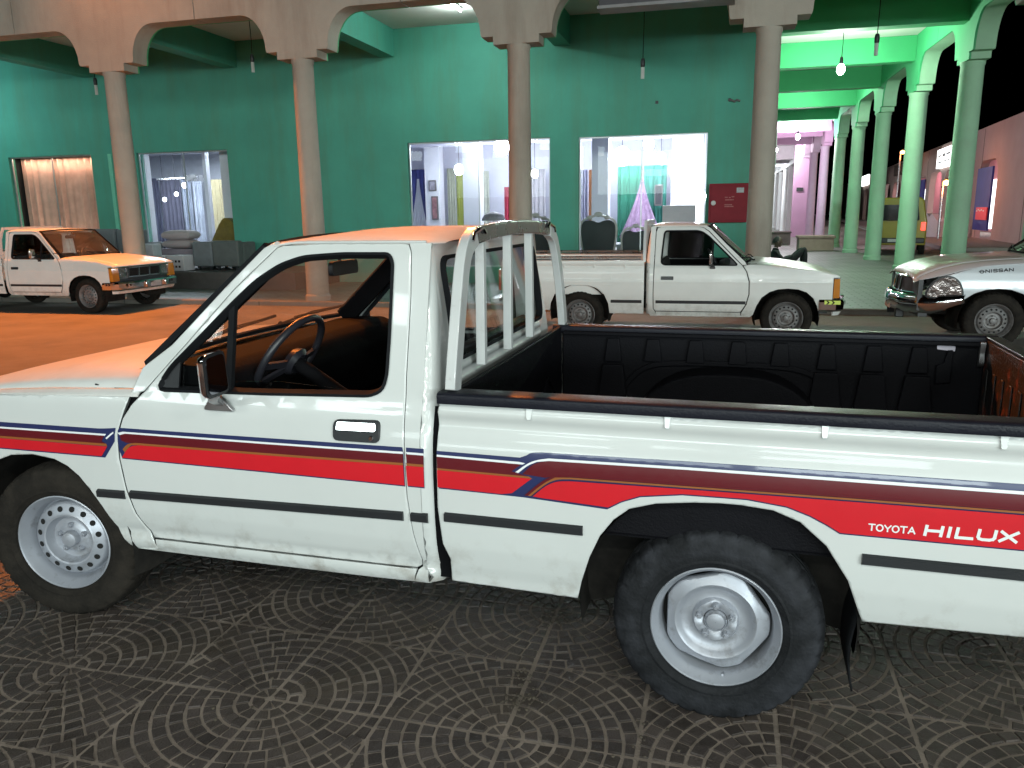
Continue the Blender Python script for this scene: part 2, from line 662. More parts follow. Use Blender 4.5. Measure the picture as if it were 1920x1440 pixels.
def skin(name, outline, mp, m, parent=None, holes=(), su=.08, sv=.02, thick=.012, roll=.004, out=(0, 1, 0), estep=.03, sharp=50, analytic=True):
    """a sheet-metal panel: outline with holes in (u, v), mapped by mp(u, v, depth) to 3D, edges rolled in"""
    rings = [densify(outline, estep)] + [densify(h, estep) for h in holes]
    pts, edges = [], []
    for R in rings:
        n0 = len(pts)
        pts += R
        edges += [(n0 + i, n0 + (i + 1) % len(R)) for i in range(len(R))]
    nb = len(pts)
    allp = np.array(pts)
    u0, v0 = allp.min(0)
    u1, v1 = allp.max(0)
    gu = np.arange(math.floor(u0 / su) * su, u1 + su, su)
    gv = np.arange(math.floor(v0 / sv) * sv, v1 + sv, sv)
    gp = np.array([(a, b) for a in gu for b in gv]) if len(gu) * len(gv) else np.zeros((0, 2))
    cand = [gp]
    if roll:
        r = roll * 1.5
        for R in rings:
            A = np.array(R)
            t = np.roll(A, -1, 0) - np.roll(A, 1, 0)
            t /= np.linalg.norm(t, axis=1)[:, None] + 1e-9
            nn = np.stack([-t[:, 1], t[:, 0]], 1)
            cand += [A + nn * r, A - nn * r]
    cnd = np.concatenate(cand)
    ok = inpoly(cnd, rings[0])
    for R in rings[1:]:
        ok &= ~inpoly(cnd, R)
    cnd = cnd[ok]
    dd = np.full(len(cnd), 1e9)
    for R in rings:
        dd = np.minimum(dd, segdist(cnd, R))
    cnd = cnd[dd > (roll * 1.35 if roll else min(su, sv) * .25)]
    coords = [Vector(p) for p in pts] + [Vector(p) for p in cnd]
    vo, eo, fo, ov, oe, of = delaunay_2d_cdt(coords, edges, [], 0, 1e-6)
    V2 = np.array([(p.x, p.y) for p in vo])
    cen = np.array([V2[list(f)].mean(0) for f in fo])
    ok = inpoly(cen, rings[0])
    for R in rings[1:]:
        ok &= ~inpoly(cen, R)
    isb = [any(j < nb for j in q) for q in ov]
    V = [Vector(mp(p[0], p[1], roll if isb[i] else 0.0)) for i, p in enumerate(V2)]
    F = [tuple(f) for f, k in zip(fo, ok) if k]
    outv = Vector(out)
    F2, s = [], 0.0
    for f in F:
        s += (V[f[1]] - V[f[0]]).cross(V[f[2]] - V[f[0]]).dot(outv)
    if s < 0:
        F = [tuple(reversed(f)) for f in F]
    used = sorted({i for f in F for i in f})
    ix = {j: i for i, j in enumerate(used)}
    # exact surface normals, turned outwards along the rolled edge
    e = .003
    nr = {}
    for j in used:
        p, q = V2[j]
        n_ = (Vector(mp(p + e, q, 0)) - Vector(mp(p - e, q, 0))).cross(Vector(mp(p, q + e, 0)) - Vector(mp(p, q - e, 0))).normalized()
        nr[j] = n_ if n_.dot(outv) > 0 else -n_
    cnt = {}
    for f in F:
        for k in range(3):
            i, j = f[k], f[(k + 1) % 3]
            cnt.setdefault((min(i, j), max(i, j)), []).append((i, j, f[(k + 2) % 3]))
    edge = {}
    rim = []
    for key, lst in cnt.items():
        if len(lst) == 1:
            i, j, k = lst[0]
            rim.append((i, j))
            ed = (V[j] - V[i]).normalized()
            w = (V[i] + V[j]) / 2 - V[k]
            w = (w - ed * w.dot(ed)).normalized()
            edge[i] = edge.get(i, Vector()) + w
            edge[j] = edge.get(j, Vector()) + w
    norms = []
    for j in used:
        n_ = nr[j]
        if roll and j in edge:
            n_ = (n_ + edge[j].normalized() * .75).normalized()
        norms.append(n_)
    g = G()
    g.v = [tuple(V[j]) for j in used]
    g.f = [tuple(ix[i] for i in f) for f in F]
    if thick:
        base = len(g.v)
        m1, m2 = {}, {}
        for (i, j) in rim:
            for q in (i, j):
                if q not in m1:
                    wn_ = edge[q].normalized()
                    m1[q] = len(g.v)
                    g.v.append(tuple(V[q]))
                    norms.append(wn_)
                    m2[q] = len(g.v)
                    g.v.append(tuple(Vector(mp(V2[q][0], V2[q][1], roll + thick))))
                    norms.append(wn_)
            g.f.append((m1[j], m1[i], m2[i], m2[j]))
    o = g.build(name, m, parent, recalc=False, weld=False, sharp=180)
    o.data.normals_split_custom_set_from_vertices(norms)
    return o


GLYPH = {
    'T': [[(0, 1), (1, 1)], [(.5, 1), (.5, 0)]],
    'Y': [[(0, 1), (.5, .45)], [(1, 1), (.5, .45)], [(.5, .5), (.5, 0)]],
    'A': [[(0, 0), (.5, 1), (1, 0)], [(.2, .32), (.8, .32)]],
    'H': [[(0, 0), (0, 1)], [(1, 0), (1, 1)], [(0, .5), (1, .5)]],
    'I': [[(.5, 0), (.5, 1)]],
    'L': [[(0, 1), (0, 0), (1, 0)]],
    'X': [[(0, 0), (1, 1)], [(0, 1), (1, 0)]],
    'N': [[(0, 0), (0, 1), (1, 0), (1, 1)]],
    'U': [[(0, 1), (0, .25), (.08, .08), (.28, 0), (.72, 0), (.92, .08), (1, .25), (1, 1)]],
    'S': [[(.98, .84), (.8, 1), (.2, 1), (.02, .88), (.02, .66), (.18, .54), (.82, .46), (.98, .34), (.98, .12), (.8, 0), (.2, 0), (.02, .16)]],
    'O': [[(.5 + .5 * cos(i * pi / 10), .5 + .5 * sin(i * pi / 10)) for i in range(21)]],
    '-': [[(0, .5), (1, .5)]],
}


def lettering(name, text, mp, m, parent, u0, v0, hgt, wid, gap, stroke, slant=0.0, du=1, rise=0.0):
    """stroke letters laid on a surface: mp(u, v, depth); du = +1/-1 is the reading direction along u"""
    quads = []
    x = 0.0
    for ch in text:
        if ch == ' ':
            x += wid * .6
            continue
        w = wid * (.28 if ch == 'I' else 1)
        for st in GLYPH[ch]:
            P = [(x + w * p[0] + slant * p[1] * hgt, p[1] * hgt) for p in st]
            for i in range(len(P) - 1):
                a, b = Vector(P[i]), Vector(P[i + 1])
                d = (b - a).normalized()
                nrm = Vector((-d.y, d.x)) * stroke / 2
                e = d * stroke * .35
                quads.append([a - e - nrm, b + e - nrm, b + e + nrm, a - e + nrm])
        x += w + gap
    co, ed = [], []
    for q in quads:
        n = len(co)
        co += q
        ed += [(n, n + 1), (n + 1, n + 2), (n + 2, n + 3), (n + 3, n)]
    vo, eo, fo, ov, oe, of = delaunay_2d_cdt([Vector(c) for c in co], ed, [], 0, 1e-6)
    V2 = np.array([(p.x, p.y) for p in vo])
    cen = np.array([V2[list(f)].mean(0) for f in fo])
    ok = np.zeros(len(cen), bool)
    for q in quads:
        ok |= inpoly(cen, [tuple(p) for p in q])
    g = G()
    g.v = [tuple(mp(u0 + du * p[0], v0 + p[1] + rise * p[0], -.0026)) for p in V2]
    g.f = [tuple(f) for f, k in zip(fo, ok) if k]
    return g.build(name, m, parent, recalc=False, weld=False)

# ------------------------------------------------------------------ pickups
def profile(tbl):
    z = np.linspace(.2, 1.7, 1501)
    p = sorted(tbl)
    b = np.interp(z, [q[0] for q in p], [q[1] for q in p])
    k = np.exp(-.5 * (np.arange(-30, 31) / 9.0) ** 2)
    k /= k.sum()
    bp = np.concatenate([np.full(30, b[0]), b, np.full(30, b[-1])])
    bs = np.convolve(bp, k, 'valid')
    return lambda q: float(np.interp(q, z, bs))


def tyre_mesh(R, w, rin, seg=180):
    half = [(rin - .004, w * .74), (rin + .006, w * .90), (rin + (R - rin) * .16, w * .965), (rin + (R - rin) * .18, w * .99), (rin + (R - rin) * .22, w * .99), (rin + (R - rin) * .24, w * .975), (rin + (R - rin) * .40, w * 1.0), (rin + (R - rin) * .62, w * .99), (R - .024, w * .90),
            (R - .010, w * .76), (R - .003, w * .55), (R, w * .34), (R - .006, w * .31), (R - .006, w * .27), (R, w * .24), (R, w * .05), (R - .006, w * .03)]
    prof = half + [(r, -x) for r, x in reversed(half)]
    g = G()
    n, m = seg, len(prof)
    vs = []
    for j, (r, x) in enumerate(prof):
        for i in range(n):
            t = 2 * pi * i / n
            q = r
            if r > R - .03 and abs(x) > w * .3 and i % 5 < 1:
                q = r - .007
            vs.append((q * cos(t), x, q * sin(t)))
    fs = [(j * n + i, j * n + (i + 1) % n, (j + 1) * n + (i + 1) % n, (j + 1) * n + i) for j in range(m - 1) for i in range(n)]
    return g.add(vs, fs)


def nuts(g, rad, x, n=5, r=.0115, h=.018, ph=.3):
    for i in range(n):
        t = ph + 2 * pi * i / n
        c = (rad * cos(t), x, rad * sin(t))
        g.lathe([(0.001, h), (r * .75, h), (r, h * .7), (r, 0)], 6, 'Y', c)
        g.lathe([(0.001, h + .006), (r * .42, h + .006), (r * .42, h - .002)], 8, 'Y', c)


def rim_round_holes(R=.2):
    s = R / .2
    g = G()
    g.lathe([(r * s, x) for r, x in [(.206, .070), (.205, .080), (.200, .083), (.195, .078), (.190, .062), (.180, .050), (.174, .030), (.171, .004),
                                     (.164, .008), (.157, .030), (.150, .037), (.118, .046), (.110, .052), (.103, .050), (.096, .030), (.088, .016), (.070, .014),
                                     (.062, .016), (.056, .022), (.040, .024), (.034, .024)]], 72)
    g.lathe([(.034 * s, .02), (.034 * s, .046), (.030 * s, .053), (.018 * s, .057), (.001, .058)], 28)
    nuts(g, .056 * s, .020)
    h = G()
    for i in range(16):
        t = 2 * pi * (i + .5) / 16
        c = Vector((.134 * s * cos(t), .0430, .134 * s * sin(t)))
        nn = Vector((cos(t) * .27, .96, sin(t) * .27)).normalized()
        e1 = Vector((-sin(t), 0, cos(t)))
        e2 = nn.cross(e1)
        vs = [c + (e1 * cos(q * pi / 7) + e2 * sin(q * pi / 7)) * .0122 * s for q in range(14)]
        h.add(vs, [tuple(range(14))])  # flat dark discs stand in for the shade inside the wheel holes
    return g, h


def rim_pentagon(R=.2):
    s = R / .2
    g = G()
    g.lathe([(r * s, x) for r, x in [(.206, .070), (.206, .081), (.201, .085), (.196, .080), (.191, .064), (.183, .058), (.178, .044), (.174, .014), (.170, -.03)]], 80)
    pr = [(1.0, .012), (.985, .030), (.95, .035), (.88, .037), (.83, .043), (.79, .046), (.75, .043), (.70, .030), (.62, .021), (.52, .018), (.46, .020), (.435, .030), (.41, .036), (.34, .037), (.27, .033), (.235, .031)]
    n = 100
    vs, fs = [], []
    for j, (q, x) in enumerate(pr):
        for i in range(n):
            t = 2 * pi * i / n + .35
            ro = min(.1715, .1560 / cos(((t + pi / 5) % (2 * pi / 5)) - pi / 5) ** 1.0)
            k = max(0, min(1, (q - .84) / .16))
            k = k * k
            r = q * (ro * k + .163 * (1 - k))
            dx = 0.0
            if .26 < q < .42:
                dx = .004 * cos(5 * (t - .3))
            vs.append((r * s * cos(t), x - dx, r * s * sin(t)))
    fs = [(j * n + i, j * n + (i + 1) % n, (j + 1) * n + (i + 1) % n, (j + 1) * n + i) for j in range(len(pr) - 1) for i in range(n)]
    g.add(vs, fs)
    g.lathe([(.0365 * s, .028), (.0365 * s, .037), (.033 * s, .042), (.031 * s, .038), (.028 * s, .044), (.012 * s, .049), (.001, .049)], 32)
    nuts(g, .054 * s, .034)
    # valve
    g.tube([(.176 * s * cos(-1.75), .05, .176 * s * sin(-1.75)), (.168 * s * cos(-1.75), .078, .168 * s * sin(-1.75))], .004, 6)
    h = G().lathe([(.172 * s, -.012), (.02, -.012)], 48)  # flat black disc set behind the rim gaps
    return g, h


_whl = {}


def wheel(parent, loc, R, w, style, side, steer=0.0, tm=None, rmat=None):
    key = (R, w, style, tm.name, rmat.name)
    e = empty('wheel', loc, (0 if side > 0 else pi) + steer, parent)
    if key in _whl:
        for src in _whl[key]:
            c = src.copy()
            COL.objects.link(c)
            c.parent = e
        return e
    rin = .203 if style != 'd22' else .205
    t = tyre_mesh(R, w, rin).build('tyre', tm, e, sharp=30)
    g, h = rim_pentagon() if style == 'pent' else rim_round_holes()
    r = g.build('rim', rmat, e, sharp=40)
    lst = [t, r]
    if style == 'pent':
        lst.append(h.build('rim_gap_disc', flat_black, e, smooth=False, recalc=False))
    elif rmat is rim_m:
        for q in range(16):
            hq = G()
            hq.add(h.v[q * 14:q * 14 + 14], [tuple(range(14))])
            lst.append(hq.build('rim_hole', flat_black, e, smooth=False, recalc=False))
    else:
        lst.append(struct(h.build('rim_hole_discs', flat_black, e, smooth=False, recalc=False), 'stuff'))
    _whl[key] = lst
    return e


HILUX = dict(
    HW=.845, wb=2.616, R=.333, tw=.098, zc=.325,
    cab=[(.30, -.06), (.345, -.05), (.37, -.033), (.395, -.030), (.42, -.040), (.46, -.022), (.52, -.008), (.60, -.001), (.68, 0), (.76, 0), (.80, -.0008), (.84, -.003), (.88, -.0075), (.92, -.0150), (.96, -.0265), (1.0, -.041), (1.03, -.050), (1.5, -.165), (1.56, -.185)],
    bed=[(.30, -.06), (.37, -.036), (.41, -.030), (.45, -.018), (.52, -.004), (.60, 0), (.78, 0), (.84, -.001), (.875, -.005), (.905, -.0125), (.93, -.021), (.948, -.026), (.962, -.024), (.978, -.013), (.992, -.010), (1.02, -.020), (1.06, -.03)],
    door=[(2.134, .404), (2.183, .505), (2.205, .603), (2.220, .731), (2.215, .826), (2.191, .89), (2.152, .945), (2.104, .991), (2.05, 1.05), (1.94, 1.162), (1.737, 1.372), (1.592, 1.498), (1.570, 1.517), (1.545, 1.524), (1.3, 1.531), (1.09, 1.531),
          (1.062, 1.526), (1.050, 1.50), (1.043, 1.35), (1.043, 1.10), (1.035, .841), (1.031, .69), (1.016, .555), (.996, .45), (1.0, .424), (1.02, .412), (1.1, .410)],
    win=[(2.040, 1.004), (1.573, 1.013), (1.170, 1.026), (1.128, 1.045), (1.116, 1.09), (1.114, 1.21), (1.117, 1.465), (1.130, 1.490), (1.31, 1.490), (1.46, 1.480), (1.55, 1.452), (1.645, 1.396), (1.735, 1.318), (1.858, 1.202), (1.990, 1.080)],
    fender=[(2.251, .339), (2.296, .405), (2.344, .523), (2.385, .590), (2.430, .643), (2.48, .680), (2.54, .704), (2.648, .716), (2.76, .705), (2.83, .68), (2.88, .64), (2.92, .59), (2.96, .51), (2.985, .43), (3.30, .43), (3.36, .50), (3.37, .86), (3.30, .880), (3.05, .922), (2.79, .947), (2.52, .959), (2.30, .968), (2.168, .972),
            (2.197, .893), (2.2205, .828), (2.2255, .731), (2.2105, .603), (2.1885, .507), (2.1395, .400), (2.128, .352)],
    arch=(2.64, .33, .40), rarch=(0.01, .37, .42),
    pillarA=[(2.165, .975), (2.12, 1.078), (1.994, 1.165), (1.778, 1.375), (1.625, 1.516), (1.575, 1.540), (1.548, 1.526), (1.571, 1.518), (1.593, 1.499), (1.738, 1.373), (1.941, 1.163), (2.051, 1.051), (2.106, .993)],
    pillarB=[(.977, .36), (.977, 1.0), (.977, 1.53), (1.058, 1.533), (1.0455, 1.50), (1.0385, 1.35), (1.0385, 1.10), (1.0305, .841), (1.0265, .69), (1.0115, .555), (.9915, .45), (.9955, .42), (1.012, .4065), (1.03, .36)],
    sill=[(2.24, .342), (2.125, .352), (2.126, .3985), (1.1, .4055), (1.02, .4065), (1.034, .36), (.97, .356), (1.2, .350), (1.64, .345)],
    bedp=[(.905, 1.022), (.911, .99), (.917, .83), (.919, .66), (.906, .527), (.884, .468), (.89, .378), (.444, .370), (.428, .442), (.399, .538), (.365, .616), (.322, .675), (.273, .716), (.191, .741), (.078, .755), (.0, .760), (-.06, .760), (-.153, .752), (-.23, .723), (-.307, .656), (-.373, .553), (-.412, .447), (-.425, .415), (-.847, .428), (-1.135, .43), (-1.14, .98), (-1.135, 1.022)],
    cabz=(.36, 1.528), cr=.93, zsh=.955, nose=3.37, cowl=2.13, hoodc=[(2.1, 1.082), (2.3, 1.072), (2.6, 1.046), (3.0, .985), (3.25, .925), (3.37, .865)],
    sh=[(2.1, .975), (2.52, .962), (2.79, .950), (3.05, .925), (3.3, .883), (3.37, .86)],
    roof=[(.670, 1.528), (.660, 1.536), (.635, 1.5445), (.59, 1.5525), (.52, 1.559), (.40, 1.5665), (.2, 1.575), (0, 1.577)], roofa=(.955, 1.60),
    wsb=(2.13, 1.085, .745), wst=(1.635, 1.515, .655), bedz=(.60, 1.02), bx=(.86, -1.09), by=.765,
    rwin=(.605, 1.115, .60, 1.478), bot=.34)

D21 = dict(
    HW=.825, wb=2.62, R=.315, tw=.095, zc=.30,
    cab=[(.28, -.06), (.33, -.045), (.38, -.02), (.45, -.006), (.55, 0), (.66, .002), (.735, .004), (.755, .008), (.775, .002), (.84, -.006), (.93, -.022), (.965, -.04), (1.40, -.135), (1.5, -.17)],
    bed=[(.28, -.05), (.36, -.02), (.45, -.006), (.55, 0), (.70, .002), (.755, .006), (.775, 0), (.86, -.004), (.92, -.010), (.95, -.02), (.965, -.002), (1.03, 0)],
    door=[(2.06, .37), (2.12, .47), (2.15, .60), (2.145, .76), (2.11, .88), (2.06, .955), (1.98, 1.03), (1.80, 1.21), (1.64, 1.375), (1.57, 1.422), (1.50, 1.436), (1.06, 1.438), (1.0, 1.43), (.985, 1.38), (.975, 1.0), (.97, .60), (.975, .40), (1.0, .37)],
    win=[(2.00, .958), (1.10, .962), (1.06, .985), (1.06, 1.05), (1.085, 1.355), (1.105, 1.388), (1.50, 1.388), (1.56, 1.372), (1.64, 1.318), (1.80, 1.165), (1.97, 1.0)],
    fender=[(2.215, .33), (2.25, .45), (2.31, .56), (2.40, .63), (2.50, .665), (2.62, .675), (2.74, .665), (2.84, .63), (2.92, .56), (2.97, .46), (2.985, .40), (3.12, .40), (3.14, .55), (3.14, .80), (3.20, .805), (3.22, .81), (3.20, .835), (2.95, .895), (2.60, .935), (2.30, .955), (2.12, .962), (2.074, .953), (2.122, .882), (2.157, .762), (2.162, .60), (2.132, .468), (2.075, .365), (2.07, .325)],
    arch=(2.62, .30, .375), rarch=(0, .32, .385),
    pillarA=[(2.115, .965), (2.09, 1.005), (1.86, 1.22), (1.665, 1.415), (1.60, 1.455), (1.52, 1.452), (1.572, 1.430), (1.646, 1.383), (1.808, 1.216), (1.988, 1.036), (2.066, .962)],
    pillarB=[(.914, .33), (.914, .94), (.914, 1.44), (1.0, 1.445), (.978, 1.432), (.975, 1.38), (.966, 1.0), (.961, .60), (.966, .40), (.99, .365), (1.0, .33)],
    sill=[(2.205, .33), (2.06, .325), (2.065, .362), (1.0, .362), (1.005, .325), (.92, .33), (.93, .305), (2.18, .305)],
    bedp=[(.845, 1.0), (.848, .60), (.845, .33), (.40, .33), (.385, .46), (.33, .58), (.24, .66), (.12, .695), (0, .70), (-.12, .695), (-.24, .66), (-.33, .58), (-.385, .46), (-.40, .36), (-1.05, .38), (-1.06, 1.0)],
    cabz=(.33, 1.44), cr=.87, zsh=.95, nose=3.22, cowl=2.10, hoodc=[(2.05, 1.0), (2.3, .998), (2.6, .972), (2.95, .915), (3.15, .86), (3.22, .815)],
    sh=[(2.05, .965), (2.3, .957), (2.6, .937), (2.95, .897), (3.2, .838), (3.22, .81)],
    roof=[(.680, 1.44), (.672, 1.456), (.650, 1.470), (.61, 1.478), (.35, 1.488), (0, 1.491)], roofa=(.895, 1.60),
    wsb=(2.10, 1.0, .735), wst=(1.64, 1.44, .655), bedz=(.58, 1.0), bx=(.80, -1.02), by=.74,
    rwin=(.60, 1.0, .58, 1.38), bot=.31)

D22 = dict(D21)
D22.update(
    HW=.835, wb=2.65, R=.33, tw=.1, zc=.33,
    fender=[(2.215, .33), (2.25, .47), (2.31, .58), (2.40, .655), (2.52, .70), (2.65, .71), (2.78, .70), (2.90, .655), (2.99, .59), (3.02, .575), (3.30, .575), (3.33, .60), (3.31, .74), (3.24, .845), (3.12, .88), (3.02, .915), (2.8, .965), (2.5, .99), (2.3, 1.0), (2.12, 1.005), (2.074, .953), (2.122, .882), (2.157, .762), (2.162, .60), (2.132, .468), (2.075, .365), (2.07, .325)],
    arch=(2.65, .33, .385), nose=3.52,
    hoodc=[(2.05, 1.085), (2.3, 1.075), (2.7, 1.055), (3.0, 1.03), (3.25, .985), (3.42, .92), (3.52, .83)],
    sh=[(2.05, 1.01), (2.3, 1.0), (2.5, .99), (2.8, .965), (3.02, .92), (3.24, .85), (3.45, .80), (3.52, .77)],
    cab=[(.28, -.06), (.33, -.045), (.38, -.02), (.45, -.006), (.55, .0), (.62, .004), (.70, .006), (.80, -.002), (.90, -.02), (.965, -.04), (1.01, -.06), (1.40, -.135), (1.5, -.17)],
    pillarA=[(2.115, 1.005), (2.09, 1.045), (1.86, 1.22), (1.665, 1.415), (1.60, 1.455), (1.52, 1.452), (1.572, 1.430), (1.646, 1.383), (1.808, 1.216), (1.988, 1.036), (2.066, .962)],
    wsb=(2.10, 1.08, .735))


def build_pickup(P, kind, label, loc, rotz, group, body, near):
    """near = +1 / -1: the side (left / right) that the street sees; it carries the finer trim"""
    root = empty('pickup_truck', loc, rotz)
    tag(root, label, 'pickup truck', group)
    HW = P['HW']
    bc, bb = profile(P['cab']), profile(P['bed'])
    hil = kind == 'hilux'

    def side(sg, pf):
        return lambda a, z, d: (a, sg * (HW + pf(z) - d), z)

    shz = lambda a: float(np.interp(a, *zip(*P['sh'])))
    hdz = lambda a: float(np.interp(a, *zip(*P['hoodc'])))
    rp = paint_roof if hil else body
    doors = {}
    fenders = {}
    beds = {}
    for sg in (1, -1):
        mp, mb = side(sg, bc), side(sg, bb)
        o = (0, sg, 0)
        if kind == 'd22':
            def mpf(a, z, d, sg=sg):
                y = HW + bc(z) - d
                if a > 3.0:
                    y -= .42 * max(0, (a - 3.0)) ** 2 + .0
                return (a, sg * y, z)
        else:
            mpf = mp
        fenders[sg] = skin('front_fender', P['fender'], mpf, body, root, out=o, su=.07, sv=.02)
        d = skin('door', P['door'], mp, body, root, holes=[P['win']], out=o, su=.08, sv=.010)
        doors[sg] = d
        skin('windscreen_pillar', P['pillarA'], mp, body, root, out=o, sv=.03, roll=.003)
        skin('rear_pillar', P['pillarB'], lambda a, z, d: mp(a, z, d - .0009), body, root, out=o, sv=.015, su=.02, roll=.0)
        skin('sill', P['sill'], mp, body, root, out=o, su=.05, sv=.006, roll=.0, sharp=80)
        beds[sg] = skin('bed_side', P['bedp'], mb, body, root, out=o, su=.035, sv=.004, estep=.0175)
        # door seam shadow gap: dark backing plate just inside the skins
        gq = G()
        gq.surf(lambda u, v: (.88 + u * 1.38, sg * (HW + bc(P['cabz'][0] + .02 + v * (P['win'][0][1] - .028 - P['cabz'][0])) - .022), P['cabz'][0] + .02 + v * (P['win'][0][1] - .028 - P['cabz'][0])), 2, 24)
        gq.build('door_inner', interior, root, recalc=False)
        # window rubber: a band that follows the opening
        W = rounded(P['win'], .03, 3)
        cen = Vector((sum(p[0] for p in W) / len(W), sum(p[1] for p in W) / len(W)))
        g = G()
        g.sweep([mp(p[0], p[1], .004) for p in densify(W, .03)], [(-.013, -.005), (.013, -.005), (.013, .006), (-.013, .006)], closed=True, up=(0, 0, 1))
        g.sweep([mp(p[0], p[1], .018) for p in densify(W, .03)], [(-.010, -.007), (.010, -.007), (.010, .007), (-.010, .007)], closed=True, up=(0, 0, 1))
        g.build('window_seal', rubber, d)
        # vent pane with its post and sail
        wf = P['win']
        z0, z1 = wf[0][1], max(p[1] for p in wf)
        px = 1.745 if hil else 1.70
        line = sorted([p for p in wf if p[0] > 1.3 and p[1] > z0 + .05], key=lambda p: -p[0])
        ztop = float(np.interp(px, [p[0] for p in line[::-1]], [p[1] for p in line[::-1]]))
        g = G()
        g.bar([mp(px - .006, z0 + .004, .012), mp(px, ztop, .012)], .024, .02)
        g.build('window_post', rubber, d)
        fr = wf[0][0]
        g = G()
        zf = float(np.interp(fr - .10, [p[0] for p in line[::-1]], [p[1] for p in line[::-1]]))
        g.prism([(fr, z0 + .004), (fr - .085, z0 + .004), (fr - .085, zf - .012), (fr - .05, zf - .05)], lambda u, v, t: mp(u, v, .004 + .008 * t))
        g.build('mirror_sail', trim, d)
        g = G()
        g.prism([(fr - .09, z0 + .008), (px + .012, z0 + .008), (px + .012, ztop - .02), (fr - .09, zf - .01)], lambda u, v, t: mp(u, v, .016 + .003 * t))
        g.build('vent_glass', g_clear, d, smooth=False)
        g = G()
        if hil and sg == near:
            g.prism([(px - .02, z0 + .004), (1.30, z0 + .012), (1.28, z0 + .03), (1.55, z0 + .045), (px - .02, z0 + .036)], lambda u, v, t: mp(u, v, .022 + .003 * t))
            g.build('window_glass', g_clear, d, smooth=False)
        elif sg != near:
            g.prism([(p[0], p[1]) for p in wf if p[0] < px + .01] + [(px - .01, ztop), (px - .01, z0)][::1], lambda u, v, t: mp(u, v, .02 + .003 * t))
            gl = g.build('window_glass', g_clear if hil else g_dark, d, smooth=False)
        # moulding
        mz0, mz1, my = (.598, .634, .012) if hil else (.47, .512, .008)
        mat_m = trim

        def mould(par, a0, a1, zz=0.0, pf=bc, rise=0.0):
            g = G()
            n = max(2, int(abs(a1 - a0) / .1))
            pr = [(mz0, 0), (mz0 + .006, my), (mz1 - .006, my), (mz1, 0)]
            vs, fs = [], []
            for i in range(n + 1):
                a = a0 + (a1 - a0) * i / n
                for (z, q) in pr:
                    vs.append((a, sg * (HW + pf(z + zz) + q - .001), z + zz + rise * (a - 1.0)))
            for i in range(n):
                for j in range(3):
                    fs.append((i * 4 + j, i * 4 + j + 1, i * 4 + j + 5, i * 4 + j + 4))
            fs += [(0, 1, 2, 3), (n * 4, n * 4 + 3, n * 4 + 2, n * 4 + 1)]
            g.add(vs, fs)
            g.build('side_moulding', mat_m, par, smooth=False)
        if hil:
            mould(fenders[sg], 2.343, 2.216, -.002, bc, -.024)
            mould(d, 2.186, 1.045, .0, bc, -.022)
            mould(root, 1.016, .955, .0, bc)
            mould(beds[sg], .893, .42, .012, bb)
            mould(beds[sg], -.404, -1.10, .012, bb)
        else:
            mould(d, 2.12, 1.0)
            mould(beds[sg], .82, .42, 0, bb)
        # wheel wells
        for (ax, az, ar), nm in ((P['arch'], 'f'), (P['rarch'], 'r')):
            g = G()
            yin = .34 if nm == 'f' else .60
            g.lathe([(ar + .004, HW - .03), (ar + .022, HW - .10), (ar + .022, yin), (.02, yin)], 28, 'Y', (0, 0, 0), -.25, pi + .25)
            if sg < 0:
                g.v = [(x, -y, z) for x, y, z in g.v]
            g.v = [(x + ax, y, z + az) for x, y, z in g.v]
            g.build('wheel_well', chassis, root, recalc=False)
        # door handle
        if hil:
            h0, h1, z0h, z1h = 1.122, 1.298, .870, .946
            g = G()
            g.prism(rounded([(h0, z0h), (h1, z0h - .001), (h1, z1h - .006), (h0, z1h)], .022, 4), lambda u, v, t: mp(u, v, .008 - .018 * t))
            hd = g.build('door_handle', trim, d, bev=.002)
            g = G()
            g.prism(rounded([(h0 + .012, .908), (h1 - .012, .906), (h1 - .014, .936), (h0 + .014, .938)], .008, 3), lambda u, v, t: mp(u, v, -.004 - t * (.0072 + .0040 * max(0, 1 - (v - .906) / .033))))
            g.build('handle_flap', chrome, hd, bev=.002)
            g = G().lathe([(.001, .005), (.007, .005), (.009, .002), (.009, -.004)], 16)
            p = mp(h0 + .028, .886, -.013)
            if sg < 0:
                g.v = [(x, -y, z) for x, y, z in g.v]
            g.v = [(x + p[0], y + p[1], z + p[2]) for x, y, z in g.v]
            g.build('door_lock', chrome, hd)
        else:
            g = G()
            g.prism(rounded([(1.06, .775), (1.22, .775), (1.22, .82), (1.06, .82)], .01, 3), lambda u, v, t: mp(u, v, .006 - .012 * t))
            g.build('door_handle', trim, d, bev=.002)
    # ---- bonnet and fender tops: one surface split at the shut lines
    nose, HWt = P['nose'], HW + bc(P['zsh']) - .002
    flare = (lambda a: .42 * max(0, a - 3.0) ** 2) if kind == 'd22' else (lambda a: 0.0)

    def top(a, y):
        w = HWt - flare(a)
        t = min(1.0, abs(y) / w)
        zc, zs = hdz(a), shz(a)
        return zs + (zc - zs) * (1 - t ** 5) ** .8

    def cowl(y):
        return P['cowl'] + .10 * (1 - (y / .8) ** 2)
    hs = .785 if hil else .665
    g = G()
    g.surf(lambda u, v: ((lambda y, a: (a, y, top(a, y)))(-hs + 2 * hs * u, cowl(-hs + 2 * hs * u) + .02 + (nose - .004 - cowl(-hs + 2 * hs * u) - .02) * v)), 24, 30)
    hood = g.build('bonnet', rp, root, recalc=False)
    md = hood.modifiers.new('solid', 'SOLIDIFY')
    md.thickness = -.012
